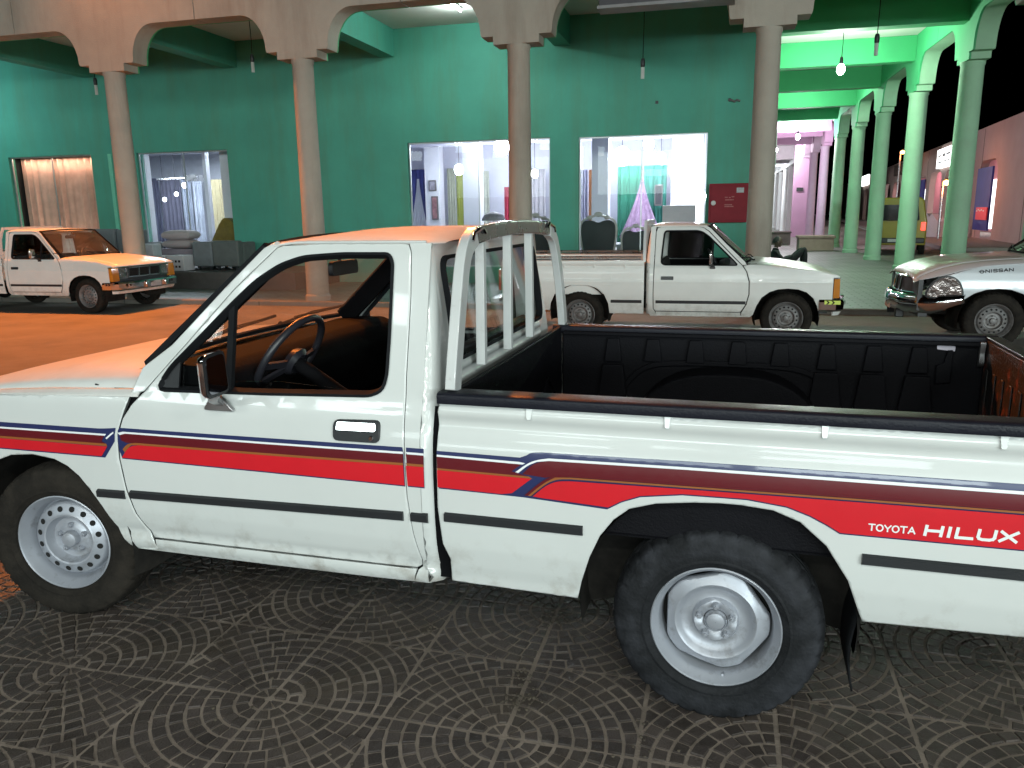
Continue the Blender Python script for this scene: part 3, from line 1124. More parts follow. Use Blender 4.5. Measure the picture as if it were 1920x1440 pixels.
    for sg in (1, -1):
        g = G()

        def ft(u, v, sg=sg):
            a = 2.13 + (nose - 2.13) * v
            w = HWt - flare(a)
            y = hs + .005 + (w - hs - .005) * (1 - (1 - u) ** 2)
            return (a, sg * y, top(a, y) - (.002 if u > .95 else 0))
        g.surf(ft, 12, 30)
        o = g.build('fender_top', rp, fenders[sg], recalc=False)
        o.modifiers.new('solid', 'SOLIDIFY').thickness = .01 if sg < 0 else -.01
    # cowl and scuttle
    g = G()
    g.surf(lambda u, v: (cowl(-.74 + 1.48 * u) - .05 + .085 * v, -.74 + 1.48 * u, P['wsb'][1] - .012 - .012 * v), 16, 1)
    g.build('cowl', trim, root, recalc=False)
    # ---- roof
    rf = P['roof']
    fullp = rf + [(-y, z) for y, z in reversed(rf[:-1])]
    ra0, ra1 = P['roofa']

    def roofpt(u, v):
        k = v * (len(fullp) - 1)
        i = min(int(k), len(fullp) - 2)
        t = k - i
        y = fullp[i][0] * (1 - t) + fullp[i + 1][0] * t
        z = fullp[i][1] * (1 - t) + fullp[i + 1][1] * t
        a1 = ra1 + .065 * (1 - (y / rf[0][0]) ** 2)
        a = ra0 + (a1 - ra0) * u
        hgt = max(0, (z - rf[0][1])) / (rf[-1][1] - rf[0][1])
        dz = -.055 * max(0, (a - 1.34) / .33) ** 2 - .035 * max(0, (ra0 + .17 - a) / .17) ** 2
        ins = .0
        if a < ra0 + .07:
            q = ra0 + .07 - a
            ins = .07 - sqrt(max(0, .07 ** 2 - q * q)) if q < .07 else .07
            y = y * (1 - ins / .67)
        return (a, y, z + dz * hgt)
    g = G().surf(roofpt, 26, 40)
    ro = g.build('roof', rp, root, recalc=False)
    # drip rail
    for sg in (1, -1):
        g = G()
        g.tube([(a, sg * (HW + bc(P['cabz'][1] + .008) + .003), P['cabz'][1] + .008 - .05 * max(0, (a - 1.45) / .15) ** 2 * .3) for a in np.linspace(ra0 + .04, ra1 - .02, 14)], .005, 6)
        g.build('drip_rail', body, ro)
    # ---- rear cab wall with its window
    z0, z1 = P['cabz']

    def rr(z):
        return .05 if hil else .045

    def rear(y, z, d):
        ys = HW + bc(z)
        q = ys - abs(y)
        r = rr(z)
        a = P['cr']
        if q < r:
            a += r - sqrt(max(0, r * r - (r - q) ** 2))
        a += .055 * max(0, (z - 1.0) / .5) ** 1.5
        rib = 0
        if hil and 1.0 < z < 1.10 and abs(y) < .6 and int((z - 1.0) / .025) % 2:
            rib = .004
        return (a + d - rib, y, z)
    ol = [(-(HW + bc(z)) + .0002, z) for z in np.linspace(z0, z1, 26)] + [((HW + bc(z)) - .0002, z) for z in np.linspace(z1, z0, 26)]
    wy, wz0, wy1, wz1 = P['rwin']
    rw = rounded([(-wy, wz0), (wy, wz0), (wy1, wz1), (-wy1, wz1)], .06, 5)
    rearp = skin('rear_cab_panel', ol, rear, body, root, holes=[rw], su=.010 if hil else .03, sv=.0125 if hil else .03, out=(-1, 0, 0), roll=.0, thick=.01)
    g = G()
    g.sweep([rear(p[0], p[1], -.002) for p in densify(rw, .04)], [(-.016, -.006), (.016, -.006), (.016, .006), (-.016, .006)], closed=True, up=(0, 0, 1))
    g.build('window_seal', rubber, rearp)
    g = G().prism(rw, lambda u, v, t: rear(u, v, .006 + .004 * t))
    g.build('rear_window', g_clear if hil else g_dark, rearp, smooth=False)
    # ---- windscreen
    b0, b1 = P['wsb'], P['wst']

    def ws(u, v):
        s = -1 + 2 * u
        yb, yt = b0[2] * s, b1[2] * s
        cb = .09 * (1 - s * s)
        a = (b0[0] + cb) * (1 - v) + (b1[0] + .055 * (1 - s * s)) * v
        return (a, yb * (1 - v) + yt * v, (b0[1] - .0) * (1 - v) + (b1[1] + .025 * (1 - s * s)) * v)
    g = G().surf(ws, 16, 8)
    wo = g.build('windscreen', g_dusty, root, recalc=False)
    g = G()
    ring = [ws(u / 16, 0) for u in range(17)] + [ws(1, v / 8) for v in range(1, 9)] + [ws(1 - u / 16, 1) for u in range(1, 17)] + [ws(0, 1 - v / 8) for v in range(1, 8)]
    g.sweep(ring, [(-.012, -.005), (.012, -.005), (.012, .007), (-.012, .007)], closed=True, up=(0, 0, 1))
    g.build('windscreen_seal', rubber, wo)
    for u in (.012, .988):
        g = G()
        g.bar([Vector(ws(u, v)) + Vector((-.045, 0, -.012)) for v in np.linspace(0, .98, 8)], .10, .03, up=(0, 1, 0))
        g.build('pillar_trim', interior, root)
    for yy in ((.30, -.35)):
        g = G()
        base = Vector(ws((yy / b0[2] + 1) / 2, 0)) + Vector((.05, 0, -.0))
        tip = Vector(ws((yy / b0[2] + 1) / 2 - .27, .10)) + Vector((.012, 0, .012))
        g.tube([base, base * .5 + tip * .5 + Vector((.01, 0, .012)), tip], .006, 6)
        bl = Vector(ws((yy / b0[2] + 1) / 2 - .02, .055)) + Vector((.012, 0, .008))
        g.bar([bl, tip + (tip - bl) * .25], .012, .012)
        g.sphere(base, .014)
        g.build('wiper', rubber, root)
    # ---- chassis and cabin
    g = G()
    g.box(-1.0, P['nose'] - .25, .30, .40, .36, .47)
    g.box(-1.0, P['nose'] - .25, -.40, -.30, .36, .47)
    g.box(-.07, .07, -.6, .6, P['zc'] - .05, P['zc'] + .05)
    g.box(P['wb'] - .06, P['wb'] + .06, -.6, .6, P['zc'] - .05, P['zc'] + .05)
    g.box(.95, 2.2, -HW + .09, HW - .09, P['bot'] + .03, P['bot'] + .09)
    g.box(P['bx'][1], P['bx'][0], -.42, .42, .47, P['bedz'][0] - .01)
    g.sphere((-.0, -.05, P['zc']), .13, .13, .13)
    g.build('chassis', chassis, root)
    G().box(2.42, 2.95, -.36, .36, .42, .80).build('engine', chassis, root)
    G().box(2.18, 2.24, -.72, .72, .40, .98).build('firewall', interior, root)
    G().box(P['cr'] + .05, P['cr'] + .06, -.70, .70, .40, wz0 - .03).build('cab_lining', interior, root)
    # dashboard
    zd = wz0 - .035 if hil else .955
    pd = [(2.16, zd - .35), (2.16, zd - .02), (2.05, zd + .0), (1.86, zd + .005), (1.80, zd - .02), (1.765, zd - .09), (1.80, zd - .20), (1.86, zd - .35)]
    g = G().prism(rounded(pd, .02, 3), lambda u, v, t: (u, -.735 + 1.47 * t, v))
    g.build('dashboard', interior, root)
    # steering wheel
    c = Vector((1.735, near * .39 if hil else .39, zd - .02))
    tilt = radians(58)
    M = Matrix.Translation(c) @ Matrix.Rotation(tilt, 4, 'Y') @ Matrix.Identity(4)
    g = G()
    g.tube([(.195 * cos(t), .195 * sin(t), 0) for t in np.linspace(0, 2 * pi, 36, endpoint=False)], .0155, 10, closed=True)
    for t in (pi / 2 + .5, -pi / 2 - .5, pi / 2 - .0, -pi / 2):
        g.bar([(.03 * cos(t), .03 * sin(t), -.03), (.19 * cos(t), .19 * sin(t), -.002)], .03, .012)
    g.lathe([(.001, .0), (.05, -.005), (.065, -.03), (.05, -.05)], 20, 'Z')
    g.v = [tuple(M @ Vector((-v[0], v[1], v[2]))) for v in g.v]
    g.build('steering_wheel', wheel_blk, root)
    g = G().tube([M @ Vector((0, 0, -.05)), M @ Vector((0, 0, -.34))], .03, 10)
    g.build('steering_column', interior, root)
    # bench seat
    g = G()
    st = rounded([(1.02, .52), (1.52, .54), (1.55, .64), (1.5, .70), (1.18, .67), (1.13, .75), (1.08, wz0 - .02), (1.04, wz0 + .01), (1.0, wz0 - .03)], .04, 4)
    g.prism(st, lambda u, v, t: (u, -.68 + 1.36 * t, v))
    g.build('seat', mat('seat_cloth', (.022, .02, .02), .9, var=.3, bump=.1), root)
    # rear-view mirror
    g = G()
    pm = Vector((1.70, -.02, 1.40 if hil else 1.33))
    g.prism(rounded([(-.12, -.032), (.12, -.032), (.115, .03), (-.115, .03)], .02, 3), lambda u, v, t: (pm.x - .022 * t, pm.y + u, pm.z + v))
    g.tube([pm + Vector((.0, 0, .02)), pm + Vector((.03, 0, .085))], .008, 6)
    g.build('inside_mirror', trim, root)
    # ---- load bed
    bx0, bx1 = P['bx']
    by = P['by']
    bz0, bz1 = P['bedz']
    lm = liner if hil else body
    g = G()
    g.box(bx1, bx0, -by, by, bz0 - .01, bz0)
    g.build('bed_floor', lm, root, smooth=False)
    g = G()
    g.box(bx0, bx0 + .022, -by, by, bz0 - .01, bz1 + (.03 if hil else .0))
    for yy in (-.45, .0, .45):
        g.bar([(bx0 - .004, yy - .16, bz0), (bx0 - .004, yy - .13, bz0 + .16), (bx0 - .004, yy, bz0 + .24), (bx0 - .004, yy + .13, bz0 + .16), (bx0 - .004, yy + .16, bz0)], .012, .02)
    g.build('bed_front_wall', lm, root, bev=.004)
    for sg in (1, -1):
        g = G()
        iw = sg * by
        g.box(bx1, bx0, iw, iw + sg * .02, bz0, bz1 + (.03 if hil else 0))
        # hump over the wheel
        hp = [(-.43, bz0), (-.40, bz0 + .08), (-.31, bz0 + .19), (-.18, bz0 + .255), (-.05, bz0 + .27), (.10, bz0 + .27), (.24, bz0 + .25), (.37, bz0 + .18), (.45, bz0 + .07), (.47, bz0)]
        g.prism(smooth_poly(hp, False, 1), lambda u, v, t: (u, sg * (by - .20 + .21 * t), v))
        o = g.build('bed_inner_wall', lm, root, bev=.012 if hil else .004)
        if hil:
            # pressed ribs of the liner: trapezoid posts, short over the hump
            r = G()
            for i, a in enumerate((.59, .39, .182, -.02, -.216, -.425, -.626, -.816)):
                long = a < -.3 or a > .55
                zt, zb = 1.0, (.62 if long else .885)
                wt, wbm = .030, (.085 if long else .046)
                pl = [(a - wt, zt), (a + wt, zt), (a + wbm, zb), (a - wbm, zb)]
                if long:
                    zm = .872
                    wm = wt + (wbm - wt) * (zt - zm) / (zt - zb)
                    r.prism([(a - wt, zt), (a + wt, zt), (a + wm - .003, zm + .006), (a - wm + .003, zm + .006)], lambda u, v, t: (u, sg * (by - .001 - .020 * t), v))
                    r.prism([(a - wm - .003, zm - .006), (a + wm + .003, zm - .006), (a + wbm, zb), (a - wbm, zb)], lambda u, v, t: (u, sg * (by - .001 - .028 * t), v))
                else:
                    r.prism(pl, lambda u, v, t: (u, sg * (by - .001 - .020 * t), v))
            # arch band round the hump
            hb = [(-.50, .70), (-.44, .80), (-.34, .865), (-.2, .885), (.3, .885), (.44, .855), (.53, .76), (.55, .66)]
            r.sweep([(a, sg * (by - .006), z) for a, z in smooth_poly(hb, False, 2)], [(-.014, -.008), (.014, -.008), (.014, .008), (-.014, .008)], up=(0, 0, 1))
            r.prism([(-.89, .83), (-.955, .84), (-.955, .99), (-.93, .99), (-.92, .93), (-.89, .92)], lambda u, v, t: (u, sg * (by - .001 - .016 * t), v))
            r.bar([(bx1 + .01, sg * (by - .008), 1.022), (bx0 - .01, sg * (by - .008), 1.022)], .05, .02)
            r.build('liner_rib', lm, o, bev=.005)
            g = G()
            g.prism(rounded([(-.888, .992), (-.962, .984), (-.962, 1.008), (-.888, 1.016)], .004, 2), lambda u, v, t: (u, sg * (by - .004 - .003 * t), v))
            g.build('liner_label', mat('label_foil', (.55, .52, .60), .35, metal=.3), o)
        # rail cap
        g = G()
        yo = HW + (.006 if hil else .004)
        zt = 1.058 if hil else bz1 + .022
        zl = 1.020 if hil else bz1 - .03
        pr = rounded([(yo, zl), (yo, zt - .006), (yo - .014, zt), (by + .004, zt), (by - .012, zt - .006), (by - .012, zl), (by + .006, zl)], .006, 2)
        n = len(pr)
        a0, a1 = (.905 if hil else .845), (-1.13 if hil else -1.05)
        vs = []
        na = 12
        for i in range(na + 1):
            a = a0 + (a1 - a0) * i / na
            for (y, z) in pr:
                vs.append((a, sg * y, z))
        fs = [(i * n + j, i * n + (j + 1) % n, (i + 1) * n + (j + 1) % n, (i + 1) * n + j) for i in range(na) for j in range(n)] + [tuple(range(n)), tuple(na * n + j for j in reversed(range(n)))]
        g.add(vs, fs)
        g.build('bed_rail', liner_cap if hil else body, root, sharp=50)
        # rope hooks
        for a in ((.598, .164, -.281, -.733) if hil else (.6, .2, -.2, -.6)):
            g = G()
            y = HW + bb(.98)
            zk = 1.022 if hil else bz1 - .03
            dz = .040 if hil else .05
            g.prism(rounded([(a - .011, zk), (a - .007, zk - dz), (a + .007, zk - dz), (a + .011, zk)], .004, 2), lambda u, v, t: (u, sg * (HW + bb(v) - .012 + .022 * t), v))
            g.build('rope_hook', body, beds[sg], bev=.002)
    if not hil:
        for sg in (1, -1):      # twin grab rails along the bed
            g = G()
            for zz in (bz1 + .035, bz1 + .065):
                g.tube([(.80, sg * (HW - .03), zz), (-1.0, sg * (HW - .03), zz)], .011, 8)
            for a in (.75, .2, -.4, -.98):
                g.tube([(a, sg * (HW - .03), bz1), (a, sg * (HW - .03), bz1 + .07)], .009, 6)
            g.build('grab_rail', satin, root)
    # tailgate
    g = G()
    xb = bx1 - .05
    g.box(xb, xb + .045, -by - .0, by + .0, bz0 - .05, bz1 + (.02 if hil else 0))
    tg = g.build('tailgate', body, root, bev=.006)
    if hil:
        g = G()
        g.box(xb + .046, xb + .058, -by + .004, by - .004, bz0 + .0, bz1 + .019)
        for i in range(13):
            yy = -by + .08 + i * (2 * by - .16) / 12
            g.box(xb + .058, xb + .066, yy - .018, yy + .018, bz0 + .03, bz1 - .10)
        g.build('tailgate_liner', mat('red_flecked_liner', (.02, .018, .018), .5, var=.3, bump=.2, dirt=(.20, .05, .03, 16, .52, .66, .8)), tg, bev=.004)  # dark liner with reddish-brown flecks
        g = G()
        g.box(xb - .002, xb + .06, -by + .005, by - .005, bz1 + .021, bz1 + .036)
        g.build('tailgate_cap', liner_cap, tg, bev=.004)
        for sg in (1, -1):
            g = G()
            g.prism(rounded([(0, 0), (.03, 0), (.022, -.05), (.03, -.10), (.0, -.12)], .008, 2), lambda u, v, t: (xb + .066 + .02 * t, sg * (by - .015 - u), 1.035 + v))
            g.build('tailgate_latch', satin, tg)
    for sg in (1, -1):
        g = G()
        g.prism(rounded([(HW - .115, .62), (HW - .015, .62), (HW - .015, .90), (HW - .115, .90)], .01, 2), lambda u, v, t: (bx1 - .052 - .03 * t, sg * u, v))
        g.build('tail_lamp', redlens, root, bev=.003)
    g = G()
    g.bar([(xb - .10, -.78, .48), (xb - .12, -.4, .48), (xb - .12, .4, .48), (xb - .10, .78, .48)], .12, .05, up=(0, 0, 1))
    g.build('rear_bumper', trim if hil else satin, root, bev=.006)
    # ---- front end
    fx = P['nose']
    g = G()
    g.box(fx - .10, fx - .05, -HW + .10, HW - .10, .44, .80)
    g.box(fx - .2, fx - .1, -.6, .6, .35, .5)
    g.build('front_panel', trim, root)
    if kind == 'd21':
        g = G()
        for (y0, y1) in ((-.41, -.15), (-.13, .13), (.15, .41)):
            g.bar([(fx - .02, y0, .62), (fx - .02, y1, .62), (fx - .008, y1, .785), (fx - .008, y0, .785)], .022, .016, closed=True, up=(1, 0, 0))
        gr = g.build('grille', chrome, root, sharp=30)
        g = G()
        for (y0, y1) in ((-.40, -.16), (-.12, .12), (.16, .40)):
            g.box(fx - .05, fx - .03, y0, y1, .61, .79)
            for k in range(5):
                g.box(fx - .03, fx - .02, y0, y1, .635 + k * .03, .641 + k * .03)
        g.build('grille_mesh', flat_black, gr)
        for sg in (1, -1):
            g = G()
            g.box(fx - .05, fx - .022, sg * .45, sg * .655, .615, .785)
            hl = g.build('headlight', lens_d22, root, bev=.008)
            g = G()
            g.bar([(fx - .02, sg * .44, .605), (fx - .02, sg * .665, .605), (fx - .012, sg * .665, .795), (fx - .012, sg * .44, .795)], .016, .016, closed=True, up=(1, 0, 0))
            g.build('headlight_bezel', chrome, hl)
            g = G()
            g.prism(rounded([(3.145, .56), (3.222, .565), (3.215, .80), (3.148, .795)], .006, 2), lambda u, v, t: (u, sg * (HW - .16 + .163 * t), v))
            cm = g.build('corner_marker', amber, root, bev=.004)
            g = G()
            g.bar([(3.142, sg * (HW + .004), .805), (3.222, sg * (HW + .004), .812)], .012, .014)
            g.build('marker_trim', chrome, cm)
        # chrome bumper wrapping round the corners
        g = G()
        pth = [(2.99, -HW - .005, .47), (3.18, -HW - .01, .47), (3.27, -HW + .06, .47), (3.31, -.5, .47), (3.32, 0, .47), (3.31, .5, .47), (3.27, HW - .06, .47), (3.18, HW + .01, .47), (2.99, HW + .005, .47)]
        g.sweep(pth, [(-.075, -.02), (-.05, .012), (.045, .018), (.075, -.008), (.07, -.03), (-.07, -.035)], up=(0, 0, 1))
        bm = g.build('front_bumper', chrome, root, sharp=25)
        g = G()
        g.sweep([(p[0] - .02, p[1] * .97, .375) for p in pth[1:-1]], [(-.03, -.02), (.02, .01), (.02, -.03)], up=(0, 0, 1))
        g.build('front_valance', body, bm)
        # reflective arrows on the bumper corners
        yl = mat('reflective_yellow', (.62, .75, .10), .35, var=.1)
        for sg in (1, -1):
            g = G()
            g.box(3.05, 3.235, sg * (HW + .002), sg * (HW + .028), .488, .535)
            g.build('reflector', yl, bm)
            g = G()
            for a in (3.09, 3.15):
                for s2 in (1, -1):
                    g.prism([(a, .5115), (a + .02, .5115), (a - .002, .5115 + s2 * .022), (a - .022, .5115 + s2 * .022)], lambda u, v, t: (u, sg * (HW + .029 + .002 * t), v))
            g.build('reflector_arrow', flat_black, bm, smooth=False)
            g = G()
            for yy in (.60, .52):
                for s2 in (1, -1):
                    g.prism([(yy, .49), (yy + .03, .49), (yy, .49 + s2 * .026), (yy - .03, .49 + s2 * .026)], lambda u, v, t: (3.322 + .002 * t, sg * u, v))
            g.build('reflector_arrow', flat_black, bm, smooth=False)
        g = G()
        g.box(3.33, 3.336, -.02, .27, .42, .52)
        g.build('number_plate', mat('number_plate', (.42, .40, .40), .4, var=.2, scale=40), bm)
        for yy in (-.12, .40):
            G().box(3.325, 3.37, yy - .05, yy + .05, .41, .54).build('bumper_overrider', chrome, bm, bev=.012)
    if kind == 'd22':
        for sg in (1, -1):
            g = G()
            n = 16
            cy_, cz_ = .60, .735
            ys_ = lambda a: HW + bc(.72) - .42 * max(0, a - 3.0) ** 2 + .004
            pl = [(3.02, .60), (3.03, .70), (3.07, .79), (3.14, .845), (3.22, .852), (3.30, .815), (3.37, .73), (3.40, .64), (3.38, .60)]
            pl = smooth_poly(pl, True, 2)
            g.prism(pl, lambda u, v, t: (u, sg * (ys_(u) - .012 + .03 * t), v))
            hl = g.build('headlight', lens_d22, root, bev=.012)
            g = G()
            g.sweep([(u, sg * (ys_(u) + .004), v) for u, v in pl], [(-.010, -.012), (.010, -.012), (.010, .014), (-.010, .014)], closed=True, up=(0, 0, 1))
            g.build('headlight_bezel', trim, hl)
        g = G()
        g.surf(lambda u, v: (3.40 + .13 * (1 - (2 * u - 1) ** 2) - .0 + .03 * (1 - v), -.56 + 1.12 * u, .62 + .19 * v), 16, 4)
        gr = g.build('grille', trim, root, recalc=False)
        g = G()
        g.tube([(3.415 + .13 * (1 - (2 * u - 1) ** 2), -.56 + 1.12 * u, .815) for u in np.linspace(0, 1, 13)], .016, 8)
        g.tube([(3.445 + .13 * (1 - (2 * u - 1) ** 2), -.56 + 1.12 * u, .63) for u in np.linspace(0, 1, 13)], .014, 8)
        for u in (.34, .5, .66):
            g.tube([(3.44 + .13 * (1 - (2 * u - 1) ** 2), -.56 + 1.12 * u, .625), (3.415 + .13 * (1 - (2 * u - 1) ** 2), -.56 + 1.12 * u, .81)], .012, 6)
        g.build('grille_trim', chrome, gr)
        g = G()
        pth = [(2.985, sg_ * 0 - HW - .002, .535) for sg_ in (0,)] + [(3.2, -HW + .015, .525), (3.40, -HW + .14, .515), (3.54, -.42, .51), (3.60, 0, .51), (3.54, .42, .51), (3.40, HW - .14, .515), (3.2, HW - .015, .525), (2.985, HW + .002, .535)]
        P3 = [Vector(p) for p in pth]
        fine = []
        for i in range(len(P3) - 1):
            for t in (0, .25, .5, .75):
                fine.append(P3[i].lerp(P3[i + 1], t))
        fine.append(P3[-1])
        vs, fs = [], []
        m = 7
        for i, p in enumerate(fine):
            e = min(i, len(fine) - 1 - i) / 6.0
            hh = .03 + .062 * min(1, e)
            nrm = Vector((p.x - 2.3, p.y * 1.0, 0)).normalized()
            for j in range(m):
                q = -1 + 2 * j / (m - 1)
                w = p + nrm * (.035 * (1 - q * q) + .01) + Vector((0, 0, hh * q + (.092 - hh) * .9))
                vs.append(w)
        for i in range(len(fine) - 1):
            for j in range(m - 1):
                fs.append((i * m + j, i * m + j + 1, (i + 1) * m + j + 1, (i + 1) * m + j))
        g.add(vs, fs)
        bm = g.build('front_bumper', chrome, root, recalc=False, sharp=60)
        bm.modifiers.new('solid', 'SOLIDIFY').thickness = .03
        g = G()
        for sg in (1, -1):
            G().box(3.50, 3.60, sg * .20, sg * .26, .30, .50).build('bumper_bracket', trim, bm, bev=.01)
        G().box(3.605, 3.64, -.16, .16, .43, .53).build('plate_holder', trim, bm, bev=.01)
        g = G()
        g.box(3.642, 3.648, -.15, .15, .40, .50)
        g.build('number_plate', mat('number_plate', (.42, .40, .40), .4, var=.2, scale=40), bm)
        lt = mat('badge_black', (.02, .02, .025), .35)
        mq = lambda u, v, d: (u, near * (HW + bc(v) - d), v)
        lettering('badge_lettering', 'NISSAN', mq, lt, fenders[near], 2.80 - .0, .895, .030, .040, .014, .009, du=-1 if near > 0 else 1, rise=0.07)
        lettering('badge_emblem', 'O', mq, lt, fenders[near], 2.86, .887, .034, .040, .0, .007, du=-1 if near > 0 else 1)
        lettering('badge_emblem', '-', mq, lt, fenders[near], 2.868, .887, .034, .056, .0, .009, du=-1 if near > 0 else 1)
    if hil:
        g = G()
        g.box(fx - .05, fx - .01, -.48, .48, .62, .80)
        for k in range(5):
            g.box(fx - .012, fx + .002, -.48, .48, .635 + k * .034, .645 + k * .034)
        g.build('grille', trim, root)
        for sg in (1, -1):
            g = G().box(fx - .05, fx + .0, sg * .5, sg * .74, .63, .80)
            g.build('headlight', lens, root, bev=.01)
        g = G()
        g.bar([(3.05, -HW, .50), (3.38, -HW + .03, .50), (3.45, -.5, .50), (3.45, .5, .50), (3.38, HW - .03, .50), (3.05, HW, .50)], .13, .05, up=(0, 0, 1))
        g.build('front_bumper', chrome, root, bev=.01)
    # ---- wheels
    R, w, zc = P['R'], P['tw'], P['zc']
    tr = HW - w - .028
    for sg in (1, -1):
        if hil:
            wheel(root, (0, sg * tr, zc), R, w, 'pent', sg, 0, tyre_m, rim_m)
            wheel(root, (P['wb'], sg * tr, zc), R, w, 'round', sg, .169, tyre_brown, rim_m)
        else:
            wheel(root, (0, sg * tr, zc), R, w, 'round', sg, 0, tyre_brown, rim_old)
            wheel(root, (P['wb'], sg * tr, zc), R, w, 'round', sg, -.06 if kind == 'd21' else .0, tyre_brown, rim_old)
    # ---- door mirrors
    for sg in (1, -1):
        mm = empty('door_mirror', (0, 0, 0), 0, root)
        a0 = 1.665 if hil else 1.66
        zc_ = 1.108 if hil else 1.06
        yc = HW + .105
        g = G()
        pl = rounded([(-.062, -.078), (.062, -.078), (.066, .07), (-.05, .078)], .026, 5)
        n = len(pl)
        vs = []
        for (dx, sc) in ((.0, 1.0), (.012, 1.0), (.028, .90), (.038, .60)):
            for (u, v) in pl:
                vs.append((a0 + dx, sg * (yc + u * sc), zc_ + v * sc))
        fs = [(k * n + j, k * n + (j + 1) % n, (k + 1) * n + (j + 1) % n, (k + 1) * n + j) for k in range(3) for j in range(n)] + [tuple(3 * n + j for j in range(n))]
        g.add(vs, fs)
        g.build('mirror_shell', chrome, mm, sharp=50)
        g = G()
        g.prism([(u * .97, v * .97) for u, v in pl], lambda u, v, t: (a0 + .004 - .006 * t, sg * (yc + u), zc_ + v))
        g.build('mirror_frame', trim, mm)
        g = G()
        g.prism([(u * .82, v * .84) for u, v in pl], lambda u, v, t: (a0 - .003 - .002 * t, sg * (yc + u), zc_ + v))
        g.build('mirror_glass', mat('mirror_silver', (.22, .22, .25), .06, metal=1.0, var=.1), mm)
        g = G()
        zb = .945 if hil else .915
        ya = sg * (HW + bc(zb) + .004)
        g.prism(rounded([(1.69, zb), (1.825, zb), (1.79, zb + .045), (1.765, zb + .065), (1.735, zb + .045)] if hil else [(1.66, zb), (1.74, zb), (1.72, zb + .05), (1.68, zb + .05)], .018, 4),
                lambda u, v, t: (u, ya + sg * (-.004 + .018 * t), v + .0))
        g.bar([(1.752 if hil else 1.70, ya + sg * .01, zb + .03), (1.74 if hil else 1.69, sg * (HW + .04), zb + .055), (a0 + .02, sg * (yc - .02), zc_ - .06)], .034, .022)
        g.build('mirror_arm', satin if hil else trim, mm, bev=.003)
    if not hil:
        # headboard frame behind the cab
        g = G()
        xx = .845
        g.bar([(xx, HW - .03, bz1), (xx, HW - .06, bz1 + .30), (xx, HW - .15, bz1 + .50), (xx, -HW + .15, bz1 + .50), (xx, -HW + .06, bz1 + .30), (xx, -HW + .03, bz1)], .035, .05)
        for yy in (-.4, 0, .4):
            g.bar([(xx, yy, bz1 + .05), (xx, yy, bz1 + .48)], .03, .03)
        g.build('headboard_rack', rack_m, root)
        g = G()
        g.prism(rounded([(.44, .70), (.30, .70), (.30, .84), (.42, .84)], .02, 3), lambda u, v, t: (u, near * (HW + bb(v) - .004 + .006 * t), v))
        g.build('fuel_flap', body, root, bev=.003)
    return root, doors, fenders, beds, bc, bb

# ------------------------------------------------------------------ setting: road and pavements
def sheet(name, x0, x1, y0, y1, z, m, parent=None, nx=1, ny=1, th=.0):
    g = G()
    if th:
        g.box(x0, x1, y0, y1, z - th, z)
    else:
        g.surf(lambda u, v: (x0 + (x1 - x0) * u, y0 + (y1 - y0) * v, z), nx, ny)
    return g.build(name, m, parent, smooth=False, recalc=False)


asphalt = mat('asphalt', (.225, .205, .18), .85, var=.30, scale=1.3, bump=.35, bscale=45,
              dirt=(.26, .23, .19, .8, .42, .72, .7))
struct(sheet('road', -120, 140, -60, 220, ZR, asphalt, nx=8, ny=8))

# near pavement: pressed tiles with fans of small setts, laid square to the near pickup
joint_m = mat('tile_joint', (.27, .225, .19), .9, var=.35, scale=7, bump=.3, bscale=120)
sett_m = mat('sett_stone', (.064, .052, .047), .56, spec=.35, var=.45, scale=5, bump=.35, bscale=130, obj_var=.30, rvar=.12,
             dirt=(.085, .068, .048, 2.2, .46, .72, .6))
pav = sheet('pavement', -5.5, 6.5, -2.3, 4.0, -.006, joint_m, th=.05)
struct(pav)
P_ROT = T_ROT + radians(1.5)
pc = tw(.629, .222)
pav.location = (pc.x, pc.y, 0)
pav.rotation_euler = (0, 0, P_ROT)
PM = Matrix.Translation((pc.x, pc.y, 0)) @ Matrix.Rotation(P_ROT, 4, 'Z')
TL = .42


def clip_rect(poly, x0, x1, y0, y1):
    for ax, lim, sgn in ((0, x0, 1), (0, x1, -1), (1, y0, 1), (1, y1, -1)):
        out = []
        n = len(poly)
        for i in range(n):
            a, b = poly[i], poly[(i + 1) % n]
            da, db = sgn * (a[ax] - lim), sgn * (b[ax] - lim)
            if da >= 0:
                out.append(a)
            if (da >= 0) != (db >= 0):
                t = da / (da - db)
                out.append((a[0] + (b[0] - a[0]) * t, a[1] + (b[1] - a[1]) * t))
        poly = out
        if len(poly) < 3:
            return []
    return poly


def inset(poly, d):
    n = len(poly)
    A = sum(poly[i][0] * poly[(i + 1) % n][1] - poly[(i + 1) % n][0] * poly[i][1] for i in range(n)) / 2
    if A < 0:
        poly = poly[::-1]
    if abs(A) < 2.5e-4:
        return None
    cx = sum(p[0] for p in poly) / n
    cy_ = sum(p[1] for p in poly) / n
    out = []
    for (x, y) in poly:
        dx, dy = cx - x, cy_ - y
        L = math.hypot(dx, dy)
        k = min(.6, d * 1.25 / L)
        out.append((x + dx * k, y + dy * k))
    return out


